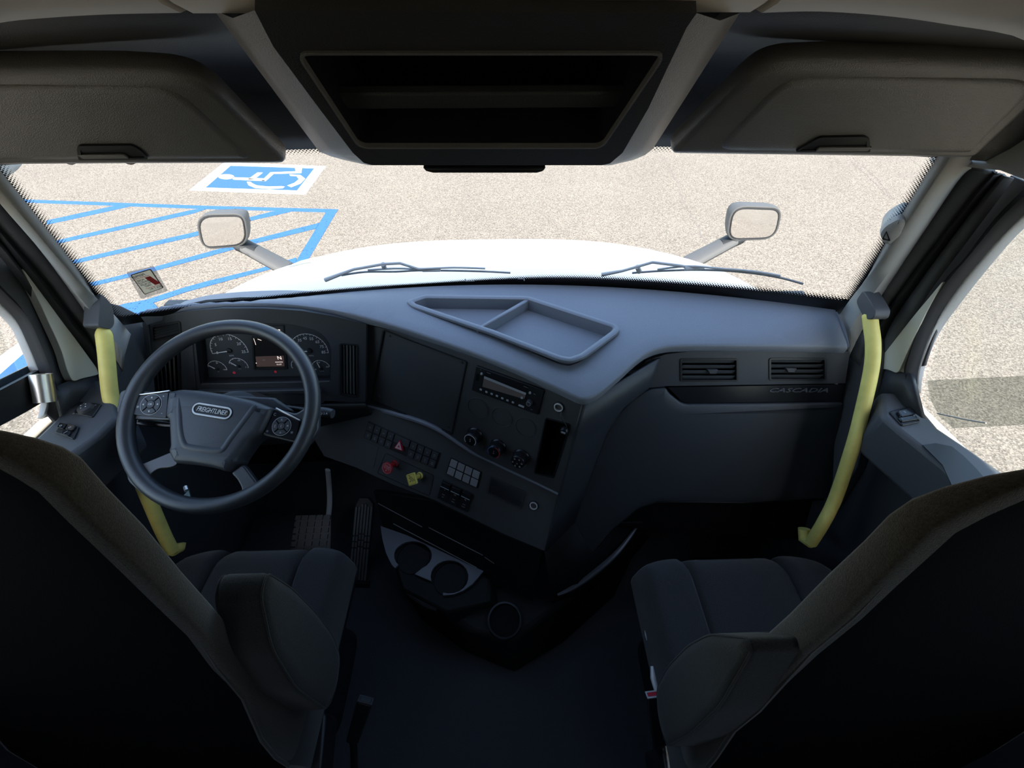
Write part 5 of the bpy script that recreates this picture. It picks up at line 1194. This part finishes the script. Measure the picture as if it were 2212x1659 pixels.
# ================================================================== SEATS
def sup(cx, cy, hx, hy, n, N=40):            # superellipse ring
    out = []
    for i in range(N):
        t = 2*pi*i/N; c, s = cos(t), sin(t); out.append((cx+hx*abs(c)**(2/n)*(1 if c > 0 else -1), cy+hy*abs(s)**(2/n)*(1 if s > 0 else -1)))
    return out
def seat(name, label, x0, x1, inner, yf, yb, zc, front_y, rear_y, ztop, arm, armx, shoulder):
    xc = (x0+x1)/2; hw = (x1-x0)/2
    t = thing(name, label, 'seat', (xc, (yf+yb)/2, 0))
    # cushion: a middle and two bolsters with creases between
    cuts = [x0, x0+hw*.50, x1-hw*.50, x1]
    for i in range(3):
        a, b = cuts[i], cuts[i+1]; rows = []
        ys = [yb, yb+.02]+[yb+(yf-yb)*k/14 for k in range(2, 13)]+[yf-.045, yf-.02, yf-.006, yf]
        n = 12
        for y in ys:
            t_ = (y-yb)/(yf-yb); drop = 0 if y < yf-.09 else .055*((y-(yf-.09))/.09)**2.4; r = []
            bow = -.020*(abs((a+b)/2-xc)/hw)**2
            for k in range(n+1):
                u = k/n; x = a+(b-a)*u; e = min(u, 1-u); z = zc-drop+ (.012 if i != 1 else .0) - .016*max(0, 1-e/.14)**2
                xo = abs(x-xc)/hw; out_e = max(0, (xo-.86)/.14); z -= .045*out_e**2.2
                yy = y - (.030*max(0,(xo-.55)/.45)**2.2)*(t_**4)
                r.append(V((x, yy, z)))
            r = [V((a+.002, r[0].y, zc-.14))]+r+[V((b-.002, r[-1].y, zc-.14))]; rows.append(r)
        m = M(); m.grid(rows, True, True); mk('seat_cushion' if i == 1 else 'seat_bolster', m, FAB, t, ang=60)
    m = M(); m.slab(Fr((xc, (yf+yb)/2, zc-.145), V((1,0,0)), V((0,1,0))), rnd(rect(-hw*.94, hw*.94, -(yf-yb)/2, (yf-yb)/2*.93), .03), -.06, 0); mk('seat_pan', m, BLK, t, bev=.008)
    m = M(); m.grid([[V((x, y, z)) for x, y in sup(xc, (yf+yb)/2-.02, hw*k, .17, 6, 28)] for z, k in ((zc-.2,.72),(zc-.26,.66),(zc-.30,.70),(.05,.70),(0,.76))], True, True); mk('suspension_base', m, BLK, t)
    # backrest
    rows = []; N = 44
    zs = [zc-.02, zc+.06, .65, .78, .9, 1.0, 1.1, 1.2, 1.28, 1.33]+[ztop-(ztop-1.33)*(1-sin(k/7*pi/2)) for k in range(1, 8)]
    for z in zs:
        tt = max(0, (z-1.33)/(ztop-1.33)); shr = shoulder*(1-sqrt(max(0, 1-tt**2.2))) ; h = hw*1.0-shr - .02*smc([(1.0,0),(1.33,1)], z)
        f = smc(front_y, z); r = smc(rear_y, z); k = max(.15, 1-tt**3*.75); c = (f+r)/2; hy = (f-r)/2*k
        rows.append([V((p[0], p[1], z)) for p in sup(xc, c, h, hy+.012*0, 7 if tt < .7 else 4, N)])
    m = M(); m.grid(rows, True, True); bk = mk('backrest', m, FABB, t, ang=60)
    # near-black sheet over the rear of the backrest, with piping around its edge
    sh = []
    for z, r_ in zip(zs, rows):
        if z > ztop-.012: break
        x_a, x_b = min(p.x for p in r_), max(p.x for p in r_); yr = min(p.y for p in r_); w_ = (x_b-x_a)/2-.012; c_ = (x_a+x_b)/2
        sh.append([V((c_+w_*q, yr-.003+.010*max(0, (abs(q)-.85)/.15)**2, z)) for q in [-1,-.97,-.93,-.85,-.5,0,.5,.85,.93,.97,1]])
    m = M(); m.grid(sh); mk('back_sheet', m, SHELL, bk)
    for q in (0, -1):
        m = M(); m.tube([r_[q]+V((0,.002,0)) for r_ in sh], .0042, 6); mk('piping', m, FABB, bk)
    # folded armrest
    prof, (ax0, ax1) = arm, armx
    P = rnd(prof, .03, 5); m = M(); ca = sum(p[0] for p in P)/len(P); cb = sum(p[1] for p in P)/len(P); rows = []
    ins = lambda k: [(ca+(p[0]-ca)*(1-k/.10), cb+(p[1]-cb)*(1-k/.26)) for p in P]
    for k, x in ((.030, ax0-.002), (.010, ax0), (.003, ax0+.004), (.0, ax0+.012), (0, ax1-.012), (.003, ax1-.004), (.010, ax1), (.030, ax1+.002)):
        rows.append([V((x, a, b)) for a, b in ins(k)])
    m.grid(rows, True, True); am = mk('armrest', m, FABA, t, ang=70)
    for x in (ax0+.003, ax1-.003):
        m = M(); m.tube([V((x, a, b)) for a, b in ins(.0035)], .0022, 6, closed=True); mk('armrest_piping', m, FABA, am)
    return t
sd = seat('driver_seat', 'dark fabric driver seat with its armrest folded up behind the steering wheel', -.965, -.445, 1, .580, .07, .50,
     [(.5,.24),(.9,.235),(.977,.248),(1.081,.267),(1.224,.296),(1.33,.315),(1.43,.300)], [(.5,.06),(.541,.069),(.9,.167),(1.063,.209),(1.21,.233),(1.33,.258),(1.43,.268)], 1.435,
     [(.258,1.0),(.294,1.008),(.305,.90),(.303,.76),(.290,.62),(.262,.535),(.20,.515),(.155,.545),(.165,.75),(.20,.90)], (-.455,-.372), .13)
sp = seat('passenger_seat', 'dark fabric passenger seat with worn fuzzy back and folded armrest', .435, 1.02, -1, .515, .03, .50,
     [(.5,.20),(.9,.170),(.959,.176),(1.119,.186),(1.211,.202),(1.344,.216),(1.45,.205)], [(.5,.02),(.9,.085),(.979,.102),(1.195,.138),(1.281,.155),(1.384,.172),(1.45,.175)], 1.47,
     [(.135,1.095),(.150,1.10),(.186,.98),(.195,.87),(.190,.72),(.170,.60),(.12,.565),(.07,.58),(.075,.75),(.095,.93)], (.372,.455), .15)
# driver seat side rail and controls seen at the aisle
m = M(); q = [hz(654,1540,.36), hz(650,1580,.33), hz(636,1640,.33), hz(628,1700,.33)]; m.tube(q, .009, 8); mk('side_rail', m, SILVER, sd)
m = M(); m.prism([hz(690,1535,.36), hz(706,1540,.36), hz(690,1700,.36), hz(640,1700,.36), hz(655,1560,.36)], V((0,0,-.10))); mk('side_trim', m, BLK, sd, bev=.008)
m = M(); q = [hz(1400,1320,.36), hz(1396,1360,.36), hz(1404,1400,.36)]; m.tube(q, .012, 8); mk('side_lever', m, BLK, sp)
for l in ([(1396,1350),(1400,1372),(1405,1392)], [(1410,1440),(1412,1465),(1418,1492)]):
    m = M(); m.tube([hz(a, b, .40) for a, b in l], [.006,.009,.006], 10); mk('silver_knob', m, SILVER, sp)
m = M(); m.tube([hz(1412,1420,.38), hz(1408,1400,.38)], .012, 8); mk('side_lever', m, BLK, sp)
m = M(); m.prism([hz(1428,1610,.30), hz(1500,1610,.30), hz(1530,1700,.30), hz(1440,1700,.30)], V((0,0,-.2))); mk('side_trim', m, BLK, sp, bev=.008)
for l in ([(1440,1612),(1450,1690)], [(1466,1612),(1478,1690)]):
    m = M(); m.tube([hz(a, b, .305) for a, b in l], .006, 8); mk('side_rail', m, STEEL, sp)

def buckle(label, top, bot, zt, zb, red, wd):
    a, b = hz(*top, zt), hz(*bot, zb); t = thing('seat_belt_buckle', label, 'seat belt buckle', b)
    ax = (a-b).normalized(); f = Fr((a+b)/2, V((1,0,0)) - ax*ax.x, ax); L = (a-b).length/2
    if f.ez.dot(CAM-f.o) < 0: f = Fr(f.o, -f.ex, f.ey)
    m = M(); P = rnd([(-wd*.8,-L),(wd*.8,-L),(wd,L*.55),(wd,L),(-wd,L),(-wd,L*.55)], .006); m.grid([[f.p(u, v, w_) for u, v in shrink(P, k)] for k, w_ in ((.004,-.011),(0,-.007),(0,.007),(.004,.011))], True, True); mk('buckle_body', m, BLK, t)
    g = Fr(f.p(0, L, 0), f.ex, -f.ez); 
    if g.ez.dot(ax) < 0: g = Fr(g.o, g.ex, -g.ey)
    m = M(); m.box(g, -wd*.7, wd*.7, -.0055, .0055, -.001, .002); mk('release_button', m, BUCKR if red else KEY, t, bev=.001)
    m = M(); m.plate(g, rect(-wd*.95, wd*.95, -.010, .010), [rect(-wd*.75, wd*.75, -.006, .006)], -.001, .0012); mk('buckle_rim', m, LETG if red else KEY, t, smooth=False)
    s = [b, b+V((0,-.02,-.03)), b+V((-.01 if not red else .03,-.05,-.10)), b+V((-.02 if not red else .05,-.09,-.22))]
    m = M(); m.tube(spl(s, 4), .010, 8, flat=.5); mk('buckle_stalk', m, BLK, t); return t
buckle('black seat belt buckle standing on the floor side of the driver seat', (790,1512), (762,1600), .40, .30, False, .020)
buckle('black seat belt buckle with red release button beside the passenger seat', (1411,1500), (1420,1590), .44, .34, True, .019)
